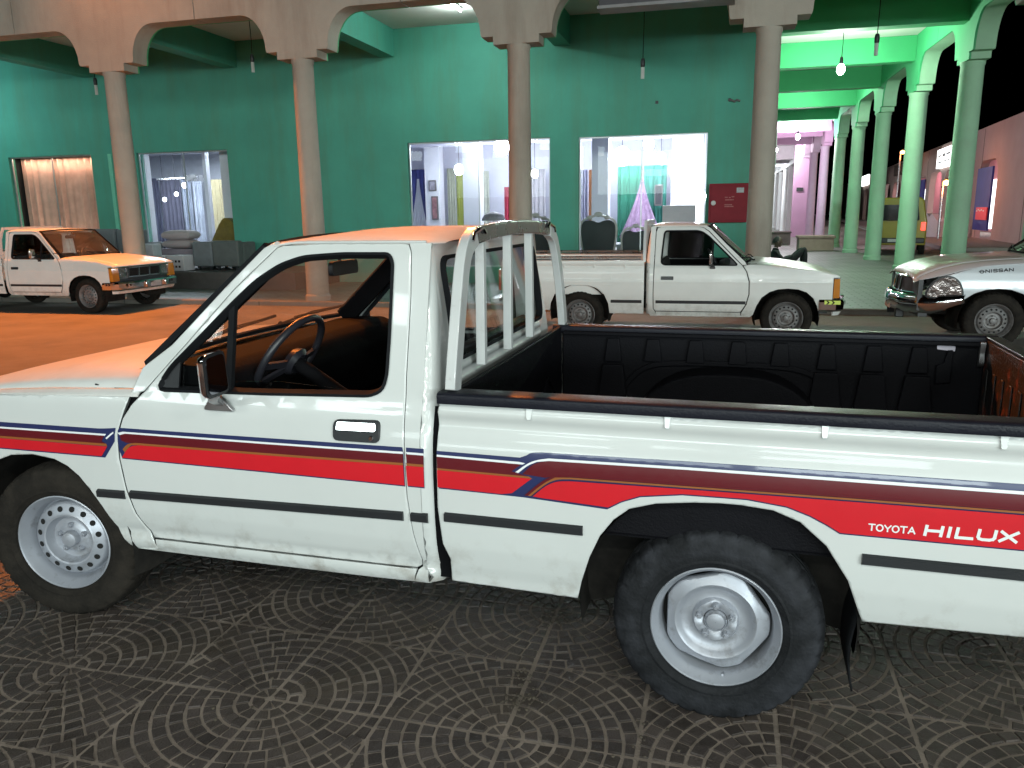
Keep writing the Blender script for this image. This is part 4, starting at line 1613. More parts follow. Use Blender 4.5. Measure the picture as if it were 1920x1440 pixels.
proto = []
dr = .0525
NR = {1: 2, 2: 3, 3: 5, 4: 7, 5: 7, 6: 9, 7: 9, 8: 11, 9: 11, 10: 12, 11: 12}
for i in range(1, 12):
    r0, r1 = (i - 1) * dr + .012 + .0048, i * dr + .012 - .0048
    n = NR[i]
    for j in range(n):
        gp = .0034 / max(.03, (r0 + r1) / 2)
        t0, t1 = pi / 2 * (j / n) + gp, pi / 2 * ((j + 1) / n) - gp
        m_ = max(1, int((t1 - t0) * r1 / .03))
        pl = [(r0 * cos(t0 + (t1 - t0) * q / m_), r0 * sin(t0 + (t1 - t0) * q / m_)) for q in range(m_ + 1)] + \
             [(r1 * cos(t1 - (t1 - t0) * q / m_), r1 * sin(t1 - (t1 - t0) * q / m_)) for q in range(m_ + 1)]
        pl = clip_rect(pl, .0075, TL - .0075, .0075, TL - .0075)
        if len(pl) >= 3:
            proto.append(pl)
setts = []
for ti in range(-13, 16):
    for tj in range(-6, 10):
        x0, y0 = ti * TL, tj * TL
        if not (-5.45 < x0 and x0 + TL < 6.45 and -2.25 < y0 and y0 + TL < 3.95):
            continue
        # the fan of each tile turns about the lattice corner it shares with its neighbours
        cx = x0 if ti % 2 == 0 else x0 + TL
        cyy = y0 if tj % 2 == 0 else y0 + TL
        sx_, sy_ = (1 if ti % 2 == 0 else -1), (1 if tj % 2 == 0 else -1)
        for pl in proto:
            q = inset([(cx + sx_ * p[0], cyy + sy_ * p[1]) for p in pl], random.random() * .0012)
            if q:
                setts.append(q)


def sett_geom(g, q, h):
    n = len(q)
    cx = sum(p[0] for p in q) / n
    cyy = sum(p[1] for p in q) / n
    jx, jy = random.uniform(-.0008, .0008), random.uniform(-.0008, .0008)
    tl = random.uniform(-.03, .03), random.uniform(-.03, .03)
    top = [(cx + (x - cx) * .93 + jx, cyy + (y - cyy) * .93 + jy, h + (x - cx) * tl[0] + (y - cyy) * tl[1]) for x, y in q]
    vs = [(x + jx, y + jy, -.007) for x, y in q] + top
    fs = [tuple(range(n, 2 * n))] + [(i, (i + 1) % n, n + (i + 1) % n, n + i) for i in range(n)]
    g.add(vs, fs)


def cam_px(p):
    q = cam.matrix_world.inverted() @ Vector(p)
    if q.z > -.1:
        return None
    return (960 + FPX * q.x / -q.z, 720 - FPX * q.y / -q.z, -q.z)


scored = []
for k, q in enumerate(setts):
    n = len(q)
    c = PM @ Vector((sum(p[0] for p in q) / n, sum(p[1] for p in q) / n, 0))
    b = (c - T_O).dot(LAT)
    s = cam_px(c)
    vis = s and 15 < s[0] < 1905 and 15 < s[1] < 1428 and b > -.35
    scored.append((s[2] if vis else 1e3 + k, k))
scored.sort()
# of those in front of the pickup keep the 300 nearest as single stones
pick = {k for d, k in scored[:300] if d < 900}
mass = G()
for k, q in enumerate(setts):
    h = random.gauss(-.001, .0014)
    if k in pick:
        g = G()
        sett_geom(g, q, h)
        g.build('sett', sett_m, pav, smooth=False, recalc=False, weld=False)
    else:
        sett_geom(mass, q, h)
ms = mass.build('setts', sett_m, pav, smooth=False, recalc=False, weld=False)
struct(ms, 'stuff')
# swept-in dirt and grit lying along the joints
g = G()
for (a, b, n, s) in ((.62, .03, 46, .030), (.66, -.10, 26, .024), (.64, -.52, 34, .035), (1.12, -.33, 20, .02), (.2, .1, 16, .05), (1.6, .2, 14, .09), (2.1, .45, 12, .09), (-.3, .25, 14, .07), (1.0, .55, 12, .08)):
    for _ in range(n):
        x, y = random.gauss(a, s), random.gauss(b, s * 1.4)
        r = random.uniform(.002, .0075)
        p = tw(x, y, r * .25)
        i0 = len(g.v)
        g.sphere((p.x, p.y, p.z), r, r * random.uniform(.7, 1.2), r * .6, 6, 4)
struct(g.build('grit', mat('grit', (.085, .070, .052), .95, var=.4), smooth=True), 'stuff')

# ------------------------------------------------------------------ the near pickup
hx, doors, fenders, beds, bc, bb = build_pickup(
    HILUX, 'hilux', 'large white pickup in front with red and navy side stripes and black load bed',
    (T_C.x, T_C.y, 0), T_ROT, 'parked pickup trucks', paint, 1)
HW = .845
mdr = lambda a, z, d: (a, HW + bc(z) - d, z)
mbd = lambda a, z, d: (a, HW + bb(z) - d, z)


def decal(poly, mp, m, parent, lvl, name='stripe'):
    return skin(name, poly, lambda a, z, d: mp(a, z, -.0013 - .0008 * lvl), m, parent, su=.06, sv=.006, thick=0, roll=0, estep=.04, analytic=True)


def curve(pts, it=2):
    return smooth_poly(pts, False, it)


# wing (front fender) part of the livery
F = fenders[1]
F0 = 3.355
decal([(F0, .836), (2.30, .845), (2.262, .848), (2.222, .852), (2.229, .826), (2.231, .80), (2.285, .731), (F0, .727)], mdr, navy, F, 0)
decal([(F0, .817), (2.29, .826), (2.268, .826), (2.276, .818), (F0, .810)], mdr, wht, F, 1)
decal([(F0, .810), (2.278, .819), (2.292, .796), (2.275, .788), (F0, .779)], mdr, dred, F, 2)
decal([(F0, .779), (2.272, .788), (2.268, .778), (F0, .771)], mdr, gold, F, 1)
decal([(F0, .771), (2.268, .777), (2.300, .736), (F0, .732)], mdr, red, F, 2)
decal([(2.266, .806), (2.245, .822), (2.232, .831), (2.2315, .838), (2.2465, .829), (2.272, .810)], mdr, wht, F, 3)
# door part
D_ = doors[1]
decal([(2.206, .8535), (1.56, .8575), (1.040, .861), (1.035, .842), (1.033, .724), (1.57, .729), (2.204, .733), (2.214, .765), (2.217, .80), (2.213, .842)], mdr, navy, D_, 0)
decal([(2.214, .834), (2.19, .840), (1.565, .8425), (1.037, .846), (1.037, .8385), (1.565, .8355), (2.18, .833), (2.205, .826)], mdr, wht, D_, 1)
decal([(2.205, .826), (2.18, .833), (1.565, .8355), (1.037, .8385), (1.036, .808), (1.57, .803), (2.13, .800), (2.176, .798), (2.199, .806)], mdr, dred, D_, 2)
decal(curve([(2.196, .772), (2.170, .796), (2.13, .801)]) + [(1.57, .803), (1.036, .808), (1.036, .7995), (1.57, .795), (2.12, .793)] + curve([(2.155, .790), (2.188, .760)], 1), mdr, gold, D_, 3)
decal(curve([(2.204, .738), (2.165, .785), (2.12, .793)]) + [(1.57, .795), (1.036, .7995), (1.034, .729), (1.57, .7345), (2.18, .738)], mdr, red, D_, 4)
# rear pillar part
for (z0, z1, m_, l) in ((.724, .861, navy, 0), (.8385, .846, wht, 1), (.808, .8385, dred, 2), (.7995, .808, gold, 3), (.729, .7995, red, 4)):
    decal([(1.0225, z0), (1.0265, z1), (.962, z1), (.962, z0)], mdr, m_, hx, l)
# load-bed part
B_ = beds[1]
R1 = -1.13
decal([(.915, .8585), (.627, .857)] + curve([(.605, .866), (.59, .876), (.555, .879)]) + [(.1, .884), (-.4, .887), (R1, .890), (R1, .699), (-.34, .699), (-.30, .722), (-.255, .744), (-.19, .766), (-.076, .779), (.111, .777), (.24, .759), (.298, .736), (.342, .709), (.62, .724), (.91, .728)], mbd, navy, B_, 0)
decal([(.914, .846), (.627, .843), (.609, .840), (.618, .835), (.914, .839)], mbd, wht, B_, 1)
decal([(.914, .839), (.622, .835), (.655, .810), (.600, .797), (.914, .800)], mbd, dred, B_, 2)
decal([(.914, .800), (.598, .797), (.585, .790), (.914, .793)], mbd, gold, B_, 1)
decal([(.914, .793), (.588, .790), (.655, .735), (.690, .729), (.914, .733)], mbd, red, B_, 2)
decal(curve([(.642, .808), (.60, .842), (.565, .856), (.53, .862)]) + [(.1, .867), (-.4, .869), (R1, .871), (R1, .862), (-.4, .860), (.1, .859), (.53, .854)] + curve([(.57, .848), (.60, .834), (.632, .806)]), mbd, wht, B_, 3)
decal(curve([(.618, .804), (.59, .834), (.565, .847), (.53, .854)]) + [(.1, .859), (-.4, .860), (R1, .862), (R1, .823), (-.4, .820), (.1, .816), (.46, .813), (.495, .810), (.54, .798)], mbd, dred, B_, 4)
decal(curve([(.600, .732), (.54, .785), (.505, .803), (.46, .807)]) + [(.1, .810), (-.4, .814), (R1, .817), (R1, .823), (-.4, .820), (.1, .816), (.46, .813)] + curve([(.51, .810), (.555, .785), (.612, .732)]), mbd, dred, B_, 5)
decal(curve([(.590, .732), (.54, .778), (.505, .796), (.46, .800)]) + [(.1, .803), (-.4, .807), (R1, .810), (R1, .816), (-.4, .813), (.1, .809), (.46, .806)] + curve([(.51, .802), (.55, .778), (.600, .732)]), mbd, gold, B_, 6)
decal(curve([(.583, .732), (.54, .772), (.505, .790), (.46, .794)]) + [(.1, .799), (-.4, .803), (R1, .806), (R1, .705), (-.34, .705), (-.30, .728), (-.255, .750), (-.19, .772), (-.076, .785), (.111, .783), (.24, .765), (.298, .742), (.338, .718), (.55, .729)], mbd, red, B_, 7)
ltm = mat('white_lettering', (.80, .82, .82), .35, var=.02)
mlt = lambda u, v, d: mbd(u, v, d - .0062)
lettering('maker_lettering', 'TOYOTA', mlt, ltm, B_, -.414, .7225, .0185, .0165, .0042, .0040, du=-1, rise=.012)
lettering('model_lettering', 'HILUX', mlt, ltm, B_, -.560, .7235, .0275, .040, .0135, .0085, du=-1, slant=.12, rise=.012)

# headache rack behind the cab
zt = 1.545
half = [(.865, .805, 1.058), (.865, .775, 1.17), (.868, .715, 1.34), (.873, .655, 1.475), (.876, .60, 1.525), (.877, .53, 1.548)]


def soft(P_):
    P_ = [Vector(p) for p in P_]
    out = [P_[0]]
    for i in range(1, len(P_) - 1):
        out += [P_[i - 1].lerp(P_[i], .75), P_[i].lerp(P_[i + 1], .25)]
    return out + [P_[-1]]


rack = G().bar(soft([(.877, y, 1.548 + .022 * (1 - (y / .53) ** 2)) for y in np.linspace(.53, -.53, 9)]), .034, .056, up=(0, 0, 1)).build('headache_rack', satin, hx, bev=.006, sharp=30)
for sg in (1, -1):
    G().bar(soft([(x, sg * y, z) for x, y, z in half]), .036, .064, up=(0, 1, 0)).build('rack_leg', rack_m, rack, bev=.004, sharp=30)
for yy in (.445, .105, -.235):
    g = G()
    zt = 1.545 if abs(yy) > .4 else 1.56
    g.bar([(.885, yy, 1.078), (.885, yy - .012 * (1 if yy > 0 else -1), zt)], .034, .03, up=(0, 1, 0))
    g.build('rack_bar', rack_m, rack, bev=.002)
g = G()
for sg in (1, -1):
    g.tube([(.855, sg * .60, 1.535), (.855, sg * .585, 1.558), (.855, sg * .49, 1.578), (.855, sg * .46, 1.56)], .007, 6)
g.build('rack_clip', chrome, rack)
# mud flaps
for sg in (1, -1):
    g = G()
    g.surf(lambda u, v: (-.415 + .02 * sin(v * 3), sg * (.80 - .24 * u), .44 - .27 * v), 4, 8)
    o = g.build('mud_flap', rubber, hx, recalc=False)
    o.modifiers.new('solid', 'SOLIDIFY').thickness = .006
# aerial base on the wing
g = G()
g.sphere((2.305, .775, .985), .011, .011, .008)
g.tube([(2.305, .775, .985), (2.36, .772, 1.0)], .004, 6)
g.build('aerial_base', trim, hx)

# ------------------------------------------------------------------ other pickups
def b_vehicle(s, k, flip):
    """rear-axle frame of a vehicle parked along the arcade; flip = nose to -E1"""
    p = bw(s, k)
    d = -E1 if flip else E1
    return (p.x, p.y, ZR), atan2(d.y, d.x)


loc, rz = b_vehicle(-2.40, -3.25 + .825, False)
build_pickup(D21, 'd21', 'white pickup truck parked nose right in front of the lit shop windows', loc, rz, 'parked pickup trucks', paint_old, -1)
loc, rz = b_vehicle(-14.10, -1.87 + .825, False)
lt_ = build_pickup(D21, 'd21', 'white pickup truck with orange lit bonnet parked at the kerb before the curtained window', loc, rz, 'parked pickup trucks', paint_old, -1)
for o_ in lt_[0].children_recursive:
    if o_.name.split('.')[0] == 'reflector':
        o_.data.materials[0] = chrome
loc, rz = b_vehicle(2.49 + 2.65, -3.45 + .835, True)
build_pickup(D22, 'd22', 'silver white pickup truck with round chrome bumper and dark badge, nose left', loc, rz, 'parked pickup trucks', silver_paint, 1)

# ------------------------------------------------------------------ arcade building
plaster = mat('cream_plaster', (.37, .335, .28), .85, var=.14, scale=1.1, bump=.25, bscale=70, dirt=(.22, .17, .13, 1.0, .46, .76, .7), dmap=(1.8, 1.8, .3))
teal = mat('green_wall_paint', (.070, .33, .245), .7, var=.12, scale=.7, bump=.2, bscale=60, dirt=(.10, .20, .11, 1.0, .46, .76, .5), dmap=(1.6, 1.6, .22))
teal_dk = mat('green_beam_paint', (.05, .37, .15), .7, var=.10, scale=1.0, bump=.12, bscale=60)
white_ceil = mat('white_ceiling', (.60, .58, .54), .8, var=.12, scale=.7, bump=.1, bscale=40)
pale = mat('side_column_green', (.30, .50, .33), .75, var=.12, scale=1.2, bump=.2, bscale=70, dirt=(.30, .30, .25, 1.0, .5, .8, .5))  # even pale green for the side columns and arches
pink = mat('pink_wall_paint', (.56, .36, .52), .75, var=.08, scale=.8, bump=.1)
tilem = mat('arcade_tile', (.22, .23, .20), .55, var=.2, scale=1.5, dirt=(.13, .13, .11, .7, .45, .75, .7))


def add_bricks(m, w, h, mortar=.012, off=.5, bump=.3):
    nt = m.node_tree
    N, L = nt.nodes, nt.links
    b = N['Principled BSDF']
    tc = N.new('ShaderNodeTexCoord')
    br = N.new('ShaderNodeTexBrick')
    br.inputs['Scale'].default_value = 1
    br.inputs['Brick Width'].default_value = w
    br.inputs['Row Height'].default_value = h
    br.inputs['Mortar Size'].default_value = mortar
    br.inputs['Color1'].default_value = (1, 1, 1, 1)
    br.inputs['Color2'].default_value = (.86, .88, .86, 1)
    br.inputs['Mortar'].default_value = (.42, .42, .40, 1)
    br.offset = off
    L.new(tc.outputs['Object'], br.inputs['Vector'])
    src = b.inputs['Base Color'].links[0].from_socket
    mx = N.new('ShaderNodeVectorMath')
    mx.operation = 'MULTIPLY'
    L.new(src, mx.inputs[0])
    L.new(br.outputs['Color'], mx.inputs[1])
    L.new(mx.outputs[0], b.inputs['Base Color'])
    bp = N.new('ShaderNodeBump')
    bp.inputs['Strength'].default_value = bump
    bp.inputs['Distance'].default_value = .01
    bp.invert = True
    L.new(br.outputs['Fac'], bp.inputs['Height'])
    L.new(bp.outputs[0], b.inputs['Normal'])


add_bricks(tilem, .30, .15)
# arcade pavement and kerb
ar = sheet('arcade_pavement', -34, WD + .45, -.35, 90, ZS, tilem, th=.25)
ar.location, ar.rotation_euler = B_O, (0, 0, -B_YAW)
struct(ar)
kerb_m = mat('kerb_concrete', (.26, .24, .21), .85, var=.2, scale=2, bump=.25, dirt=(.12, .10, .08, 2, .42, .7, .7))
g = G()
x = -34.0
while x < WD + .4:
    g.box(x + .004, x + .99, -.352, -.22, -.3, ZS + .006 + random.uniform(-.003, .003))
    x += 1.0
kb = g.build('kerb', kerb_m, None, smooth=False, bev=.012)
kb.location, kb.rotation_euler = B_O, (0, 0, -B_YAW)
struct(kb)

bld = empty('arcade_building', B_O, -B_YAW)
tag(bld, 'long green walled shop building behind an arcade of cream arches and round columns', 'building')
ZC, ZB, ZT = 5.63, 5.05, 6.5


def arch_half(x_end):
    pts = [(.385, HC), (.385, HC + .128), (.585, HC + .128)]
    for i in range(9):
        t = pi / 2 * i / 8
        pts.append((1.07 - .47 * cos(t), HC + .17 + (5.106 - HC - .17) * sin(t)))
    pts.append((x_end, 5.106))
    return pts


def fascia(name, left, right, y0, y1, m, parent, M, bev=.0):
    pl = arch_half(right) + [(right, ZT), (-left, ZT)] + [(-x, z) for x, z in reversed(arch_half(left))]
    o = G().prism(pl, lambda u, v, t: M @ Vector((u, y0 + (y1 - y0) * t, v))).build(name, m, parent, sharp=30)
    return o


def column(parent, x, y, m, r=.205, cap=True):
    g = G()
    pr = [(r + .03, ZS), (r + .03, ZS + .10), (r + .004, ZS + .13), (r, ZS + .5), (r - .012, 2.5), (r - .02, HC - .08), (r - .005, HC - .05), (r - .005, HC + .004)]
    g.lathe(pr, 28, 'Z', (x, y, 0))
    return g.build('column', m, parent)


front_x = [-SP * i for i in range(6, -1, -1)]
for i, x in enumerate(front_x):
    lf = SP / 2 - .008
    rt = SP / 2 - .008 if i < 6 else WD / 2 - .008
    M = Matrix.Translation((x, 0, 0))
    fascia('arch_panel', lf, rt, -.24, .14, plaster, bld, M)
    fascia('arch_lining', lf, rt, .143, .18, teal_dk, bld, M)
    column(bld, x, -.05, plaster)
M = Matrix.Translation((WD, 0, 0))
fascia('arch_panel', WD / 2 - .008, .42, -.24, .14, plaster, bld, M)
fascia('arch_lining', WD / 2 - .008, .20, .143, .18, teal_dk, bld, M)
column(bld, WD, -.02, pale)
NG = 5
for n in range(1, NG + 1):
    column(bld, WD, n * DP, pale, .225)
for n in range(0, NG):
    M = Matrix.Translation((WD, n * DP, 0)) @ Matrix.Rotation(pi / 2, 4, 'Z')
    lf = .15 if n == 0 else DP / 2 - .006
    rt = DP / 2 - .006
    if n == 0:
        pl = arch_half(rt) + [(rt, ZT), (.19, ZT), (.19, HC)]
        G().prism(pl, lambda u, v, t: M @ Vector((u, -.20 + .34 * t, v))).build('arch_panel', pale, bld, sharp=30)
        G().prism(pl, lambda u, v, t: M @ Vector((u, .143 + .037 * t, v))).build('arch_lining', teal_dk, bld, sharp=30)
    else:
        fascia('arch_panel', lf, rt, -.20, .14, pale, bld, M)
        fascia('arch_lining', lf, rt, .143, .18, teal_dk, bld, M)
# last half bay of the green part
M = Matrix.Translation((WD, NG * DP, 0)) @ Matrix.Rotation(pi / 2, 4, 'Z')
fascia('arch_panel', DP / 2 - .006, .40, -.20, .14, pale, bld, M)
fascia('arch_lining', DP / 2 - .006, .40, .143, .18, teal_dk, bld, M)
# ceiling, beams
KW = 3.85
g = G()
g.box(-30, WD - .19, .18, KW, ZC, ZC + .2)
g.box(.0, WD - .19, KW, NG * DP + .4, ZC, ZC + .2)
g.build('ceiling', white_ceil, bld, smooth=False)
for x in front_x[:-1]:
    G().box(x - .17, x + .17, .182, KW - .002, ZB, ZC - .002).build('ceiling_beam', teal, bld, smooth=False)
G().box(-.17, .17, .182, KW - .002, ZB, ZC - .002).build('ceiling_beam', teal_dk, bld, smooth=False)
for n in range(1, NG + 1):
    G().box(.002, WD - .182, n * DP - .17, n * DP + .17, ZB, ZC - .002).build('ceiling_beam', teal_dk, bld, smooth=False)
# shop wall with its openings
WIN = [(-18.65, -16.08, .55, 3.23), (-14.74, -12.17, .42, 3.22), (-7.53, -4.23, .42, 3.21), (-3.60, -.91, .42, 3.19)]
hl = [[(a, z0), (b, z0), (b, z1), (a, z1)] for a, b, z0, z1 in WIN]
skin('shop_wall', [(-30, ZS), (.03, ZS), (.03, ZC), (-30, ZC)], lambda u, v, d: (u, KW + d, v), teal, bld, holes=hl, su=2, sv=1, roll=0, estep=4, thick=.2, out=(0, -1, 0))
G().box(-.17, .03, KW + .202, NG * DP + .3, ZS, ZC).build('side_wall', teal, bld, smooth=False)
G().box(-30, WD + .2, KW + .1, NG * DP + .4, ZC + .21, ZT).build('roof', plaster, bld, smooth=False)
frame_m = mat('window_frame', (.48, .52, .52), .35, metal=.6, var=.06)
for (a, b, z0, z1) in WIN:
    g = G()
    y = KW + .09
    g.bar([(a + .02, y, z0 + .02), (b - .02, y, z0 + .02), (b - .02, y, z1 - .02), (a + .02, y, z1 - .02)], .04, .04, closed=True, up=(0, 1, 0))
    mid = (a + b) / 2
    g.box(mid - .012, mid + .012, y - .012, y + .012, z0 + .04, z1 - .04)
    wf = g.build('window', frame_m, bld, smooth=False)
    for (p, q) in ((a + .04, mid - .013), (mid + .013, b - .04)):
        G().box(p, q, y - .004, y + .004, z0 + .04, z1 - .04).build('pane', g_shop, wf, smooth=False)
# pale green vertical strip beside the second column
G().box(-15.56, -15.46, KW - .03, KW - .002, .4, 3.22).build('pale_wall_strip', mat('pale_green_paint', (.18, .55, .38), .5, var=.1), bld, smooth=False)
# dark block standing in for a shaded hole, and loose cable on the wall
G().box(-1.99, -1.93, KW - .03, KW - .002, 3.79, 3.85).build('hole_block', trim, bld, smooth=False)
g = G()
g.tube([(-.52, KW - .01, 3.80), (-.46, KW - .04, 3.79), (-.40, KW - .03, 3.76), (-.36, KW - .05, 3.79), (-.30, KW - .02, 3.77)], .022, 6)
g.sphere((-.50, KW - .02, 3.80), .035)
g.build('cable_stub', mat('cable_grey', (.12, .12, .12), .6, var=.5, scale=30), bld)

# ------------------------------------------------------------------ fittings on the building
g = G()
g.box(-.84, -.06, KW - .16, KW - .002, 1.36, 2.15)
fc = g.build('fire_cabinet', mat('cabinet_red', (.22, .010, .02), .5, var=.12, spec=.2), None, smooth=False, bev=.01)
fc.location, fc.rotation_euler = B_O, (0, 0, -B_YAW)
tag(fc, 'dark red fire hose cabinet on the green wall beside the lit window', 'fire cabinet')
g = G()
g.box(-.80, -.10, KW - .172, KW - .161, 1.40, 2.11)
cd = g.build('cabinet_door', MATS['cabinet_red'], fc, smooth=False, bev=.006)
g = G().box(-.29, -.145, KW - .178, KW - .173, 1.96, 2.06)
g.build('sticker', mat('sticker_grey', (.40, .40, .42), .5, var=.35, scale=25), cd, smooth=False)
g = G()
g.lathe([(.001, -.012), (.045, -.010), (.05, 0)], 20, 'Y', (-.745, KW - .173, 1.76))
g.build('door_catch', mat('catch_white', (.6, .58, .56), .4, var=.2), cd)
g = G()
for (x0, x1, z) in ((-.52, -.46, 1.86), (-.44, -.40, 1.855), (-.385, -.33, 1.87), (-.51, -.34, 1.81), (-.52, -.37, 1.71), (-.52, -.34, 1.675)):
    g.box(x0, x1, KW - .176, KW - .173, z, z + .022)
g.build('faded_print', mat('faded_print', (.34, .10, .10), .6, var=.4, scale=30), cd, smooth=False)

g = G()
g.box(.05, .62, 6.3, 7.1, 2.62, 3.42)
acu = g.build('air_conditioner', mat('ac_case', (.42, .43, .42), .5, var=.15), None, smooth=False, bev=.01)
acu.location, acu.rotation_euler = B_O, (0, 0, -B_YAW)
tag(acu, 'grey air conditioner outdoor unit mounted high behind the right hand front column', 'air conditioner')
g = G()
for i in range(9):
    g.box(.12, .56, 6.282, 6.298, 2.70 + i * .075, 2.73 + i * .075)
g.build('louvre', trim, acu, smooth=False)

# sign box hung under the arch, only its lower edge in view
sg_m = mat('sign_frame', (.22, .22, .22), .5, var=.15)
g = G()
g.box(-2.55, -.55, -.62, -.30, 4.70, 5.5)
sb = g.build('sign_box', mat('sign_dark', (.05, .045, .05), .5, var=.3), None, smooth=False, bev=.01)
sb.location, sb.rotation_euler = B_O, (0, 0, -B_YAW)
tag(sb, 'dark hanging sign box with a grey frame under the arch at the top edge', 'sign')
g = G()
g.box(-2.57, -.53, -.66, -.27, 4.655, 4.70)
g.build('sign_frame', sg_m, sb, smooth=False)

bulb_off = mat('bulb_glass', (.55, .58, .56), .15, var=.1)
bulb_on = mat('bulb_lit', (1, 1, 1), .3, emit=(.88, 1.0, .93), estr=60)
bulb_pink = mat('bulb_lit_white', (1, 1, 1), .3, emit=(1.0, .93, 1.0), estr=60)


def hanging_bulb(s, k, zb, zt, on, label):
    p = bw(s, k)
    e = empty('hanging_lamp', (p.x, p.y, zb))
    tag(e, label, 'hanging lamp', 'bare bulbs hung in the arcade')
    g = G()
    g.tube([(0, 0, .30), (.01, 0, (zt - zb) * .6), (0, 0, zt - zb)], .008, 6)
    g.build('cable', rubber, e)
    g = G()
    g.lathe([(.001, .36), (.03, .35), (.042, .30), (.042, .22), (.03, .2), (.001, .2)], 14, 'Z')
    g.build('lamp_holder', trim, e)
    g = G()
    if on:
        g.sphere((0, 0, .09), .085, .085, .12)
    else:
        for q in range(3):
            a = q * 2.1
            g.tube([(.022 * cos(a), .022 * sin(a), .2), (.022 * cos(a), .022 * sin(a), .0), (.022 * cos(a + 1), .022 * sin(a + 1), .0), (.022 * cos(a + 1), .022 * sin(a + 1), .2)], .012, 6)
    g.build('bulb', on if on else bulb_off, e)
    return e


hanging_bulb(-2.09, 1.9, 4.0, ZC, None, 'unlit spiral bulb on a long cable between the two lit windows')
hanging_bulb(-14.0, 1.9, 4.3, ZC, None, 'unlit bulb hanging beside the leftmost column')
hanging_bulb(-10.1, 1.9, 4.55, ZC, None, 'unlit bulb hanging under the second arch from the left')
hanging_bulb(1.90, 2.1, 4.2, ZC, None, 'unlit bulb hanging in front of the bright green arches')
hanging_bulb(1.90, 6.35, 4.56, ZC, bulb_on, 'brightest lit bulb hanging between the green beams')
hanging_bulb(2.45, 21.9, 4.40, 5.4, bulb_pink, 'lit bulb hanging in the pink part of the arcade')
hanging_bulb(2.35, 33, 4.65, 5.6, bulb_pink, 'farthest lit bulb hanging beside the right hand front column')
point(bw(1.90, 6.35, 4.42), 480, (.76, 1.0, .80), .10)
point(bw(2.45, 21.9, 4.25), 520, (1.0, .86, 1.0), .10)
point(bw(2.35, 33, 4.5), 520, (1.0, .93, 1.0), .10)

# fluorescent batten on the ceiling between the second and third columns
p = bw(-5.75, 1.9)
ft = empty('tube_lamp', (p.x, p.y, ZC), -B_YAW)
tag(ft, 'lit fluorescent tube on the white ceiling behind the arch', 'tube lamp')
G().box(-.035, .035, -.62, .62, -.05, -.002).build('lamp_body', mat('lamp_body_white', (.7, .7, .7), .5), ft, smooth=False)
G().tube([(0, -.6, -.075), (0, .6, -.075)], .02, 8).build('tube', mat('tube_lit', (1, 1, 1), .3, emit=(.95, 1, 1), estr=26), ft)
for q in (-.45, 0, .45):
    point(bw(-5.75 + q * sin(B_YAW) * 0, 1.9 + q, ZC - .20), 30, (.82, 1.0, .97), .05)
point(bw(1.9, 14.8, 5.38), 330, (.74, 1.0, .80), .08)  # unseen fill light added in a green bay, hidden behind a beam
area(bw(-17.35, KW + .215, 3.19), bw(-17.35, KW + .25, 0), 2.4, .03, 17, (1.0, .72, .55))  # unseen lamp added above to brighten the top of the curtain
area(bw(-17.35, KW + .23, .7), bw(-17.35, KW + .33, 3.2), 2.3, .04, 22, (1.0, .72, .55))  # unseen lamp added below to brighten the rest of the curtain
point(bw(-19.5, 1.9, 4.6), 120, (.55, .93, 1.0), .12)  # unseen bluish fill light in the bay beyond the left edge

# ------------------------------------------------------------------ shop interiors
shop_w = mat('shop_white', (.62, .63, .74), .7, var=.05)
shop_f = mat('shop_floor', (.30, .30, .32), .35, var=.1)
shop_g = mat('shop_grey', (.40, .42, .47), .7, var=.1)


def room(name, s0, s1, k0, k1, z1, wm, label):
    e = empty(name, B_O, -B_YAW)
    tag(e, label, 'shop interior')
    t = .08
    G().box(s0, s1, k0, k1, .0, .10).build('floor', shop_f, e, smooth=False)
    G().box(s0, s1, k0, k1, z1, z1 + t).build('ceiling', wm, e, smooth=False)
    G().box(s0, s1, k1, k1 + t, .1, z1).build('back_wall', wm, e, smooth=False)
    G().box(s0 - t, s0, k0, k1, .1, z1).build('end_wall', wm, e, smooth=False)
    G().box(s1, s1 + t, k0, k1, .1, z1).build('end_wall', wm, e, smooth=False)
    for q in range(1, 4):
        y = k0 + (k1 - k0) * q / 4
        G().box(s0, s1, y - .1, y + .1, z1 - .22, z1).build('beam', wm, e, smooth=False)
    return e


rA = room('showroom', -10.2, -.25, KW + .23, 11.0, 3.78, shop_w, 'brightly lit white showroom behind the two right hand windows')
rB = room('showroom', -19.6, -10.6, KW + .23, 10.0, 3.78, shop_g, 'grey lit showroom with cushions behind the left hand window')
for q in (5.6, 8.0):
    area(bw(-15.6, q, 3.54), bw(-15.6, q, 0), 5.0, .10, 290, (.80, .90, 1.0))  # unseen fill strips added under the left showroom's ceiling


def inb(o):
    o.location, o.rotation_euler = B_O, (0, 0, -B_YAW)
    return o


def drape(name, s0, s1, k, z0, z1, m, parent=None, folds=8, amp=.035, pull=0.0):
    g = G()
    n = folds * 6

    def f(u, v):
        w = 1 - pull * (1 - abs(2 * v - 1)) if pull else 1
        x = s0 + (s1 - s0) * u
        return (x, k + amp * sin(u * folds * 2 * pi) * (.6 + .4 * sin(u * 17)), z0 + (z1 - z0) * v)
    g.surf(f, n, 6)
    o = g.build(name, m, parent, recalc=False)
    o.modifiers.new('solid', 'SOLIDIFY').thickness = .008
    return o


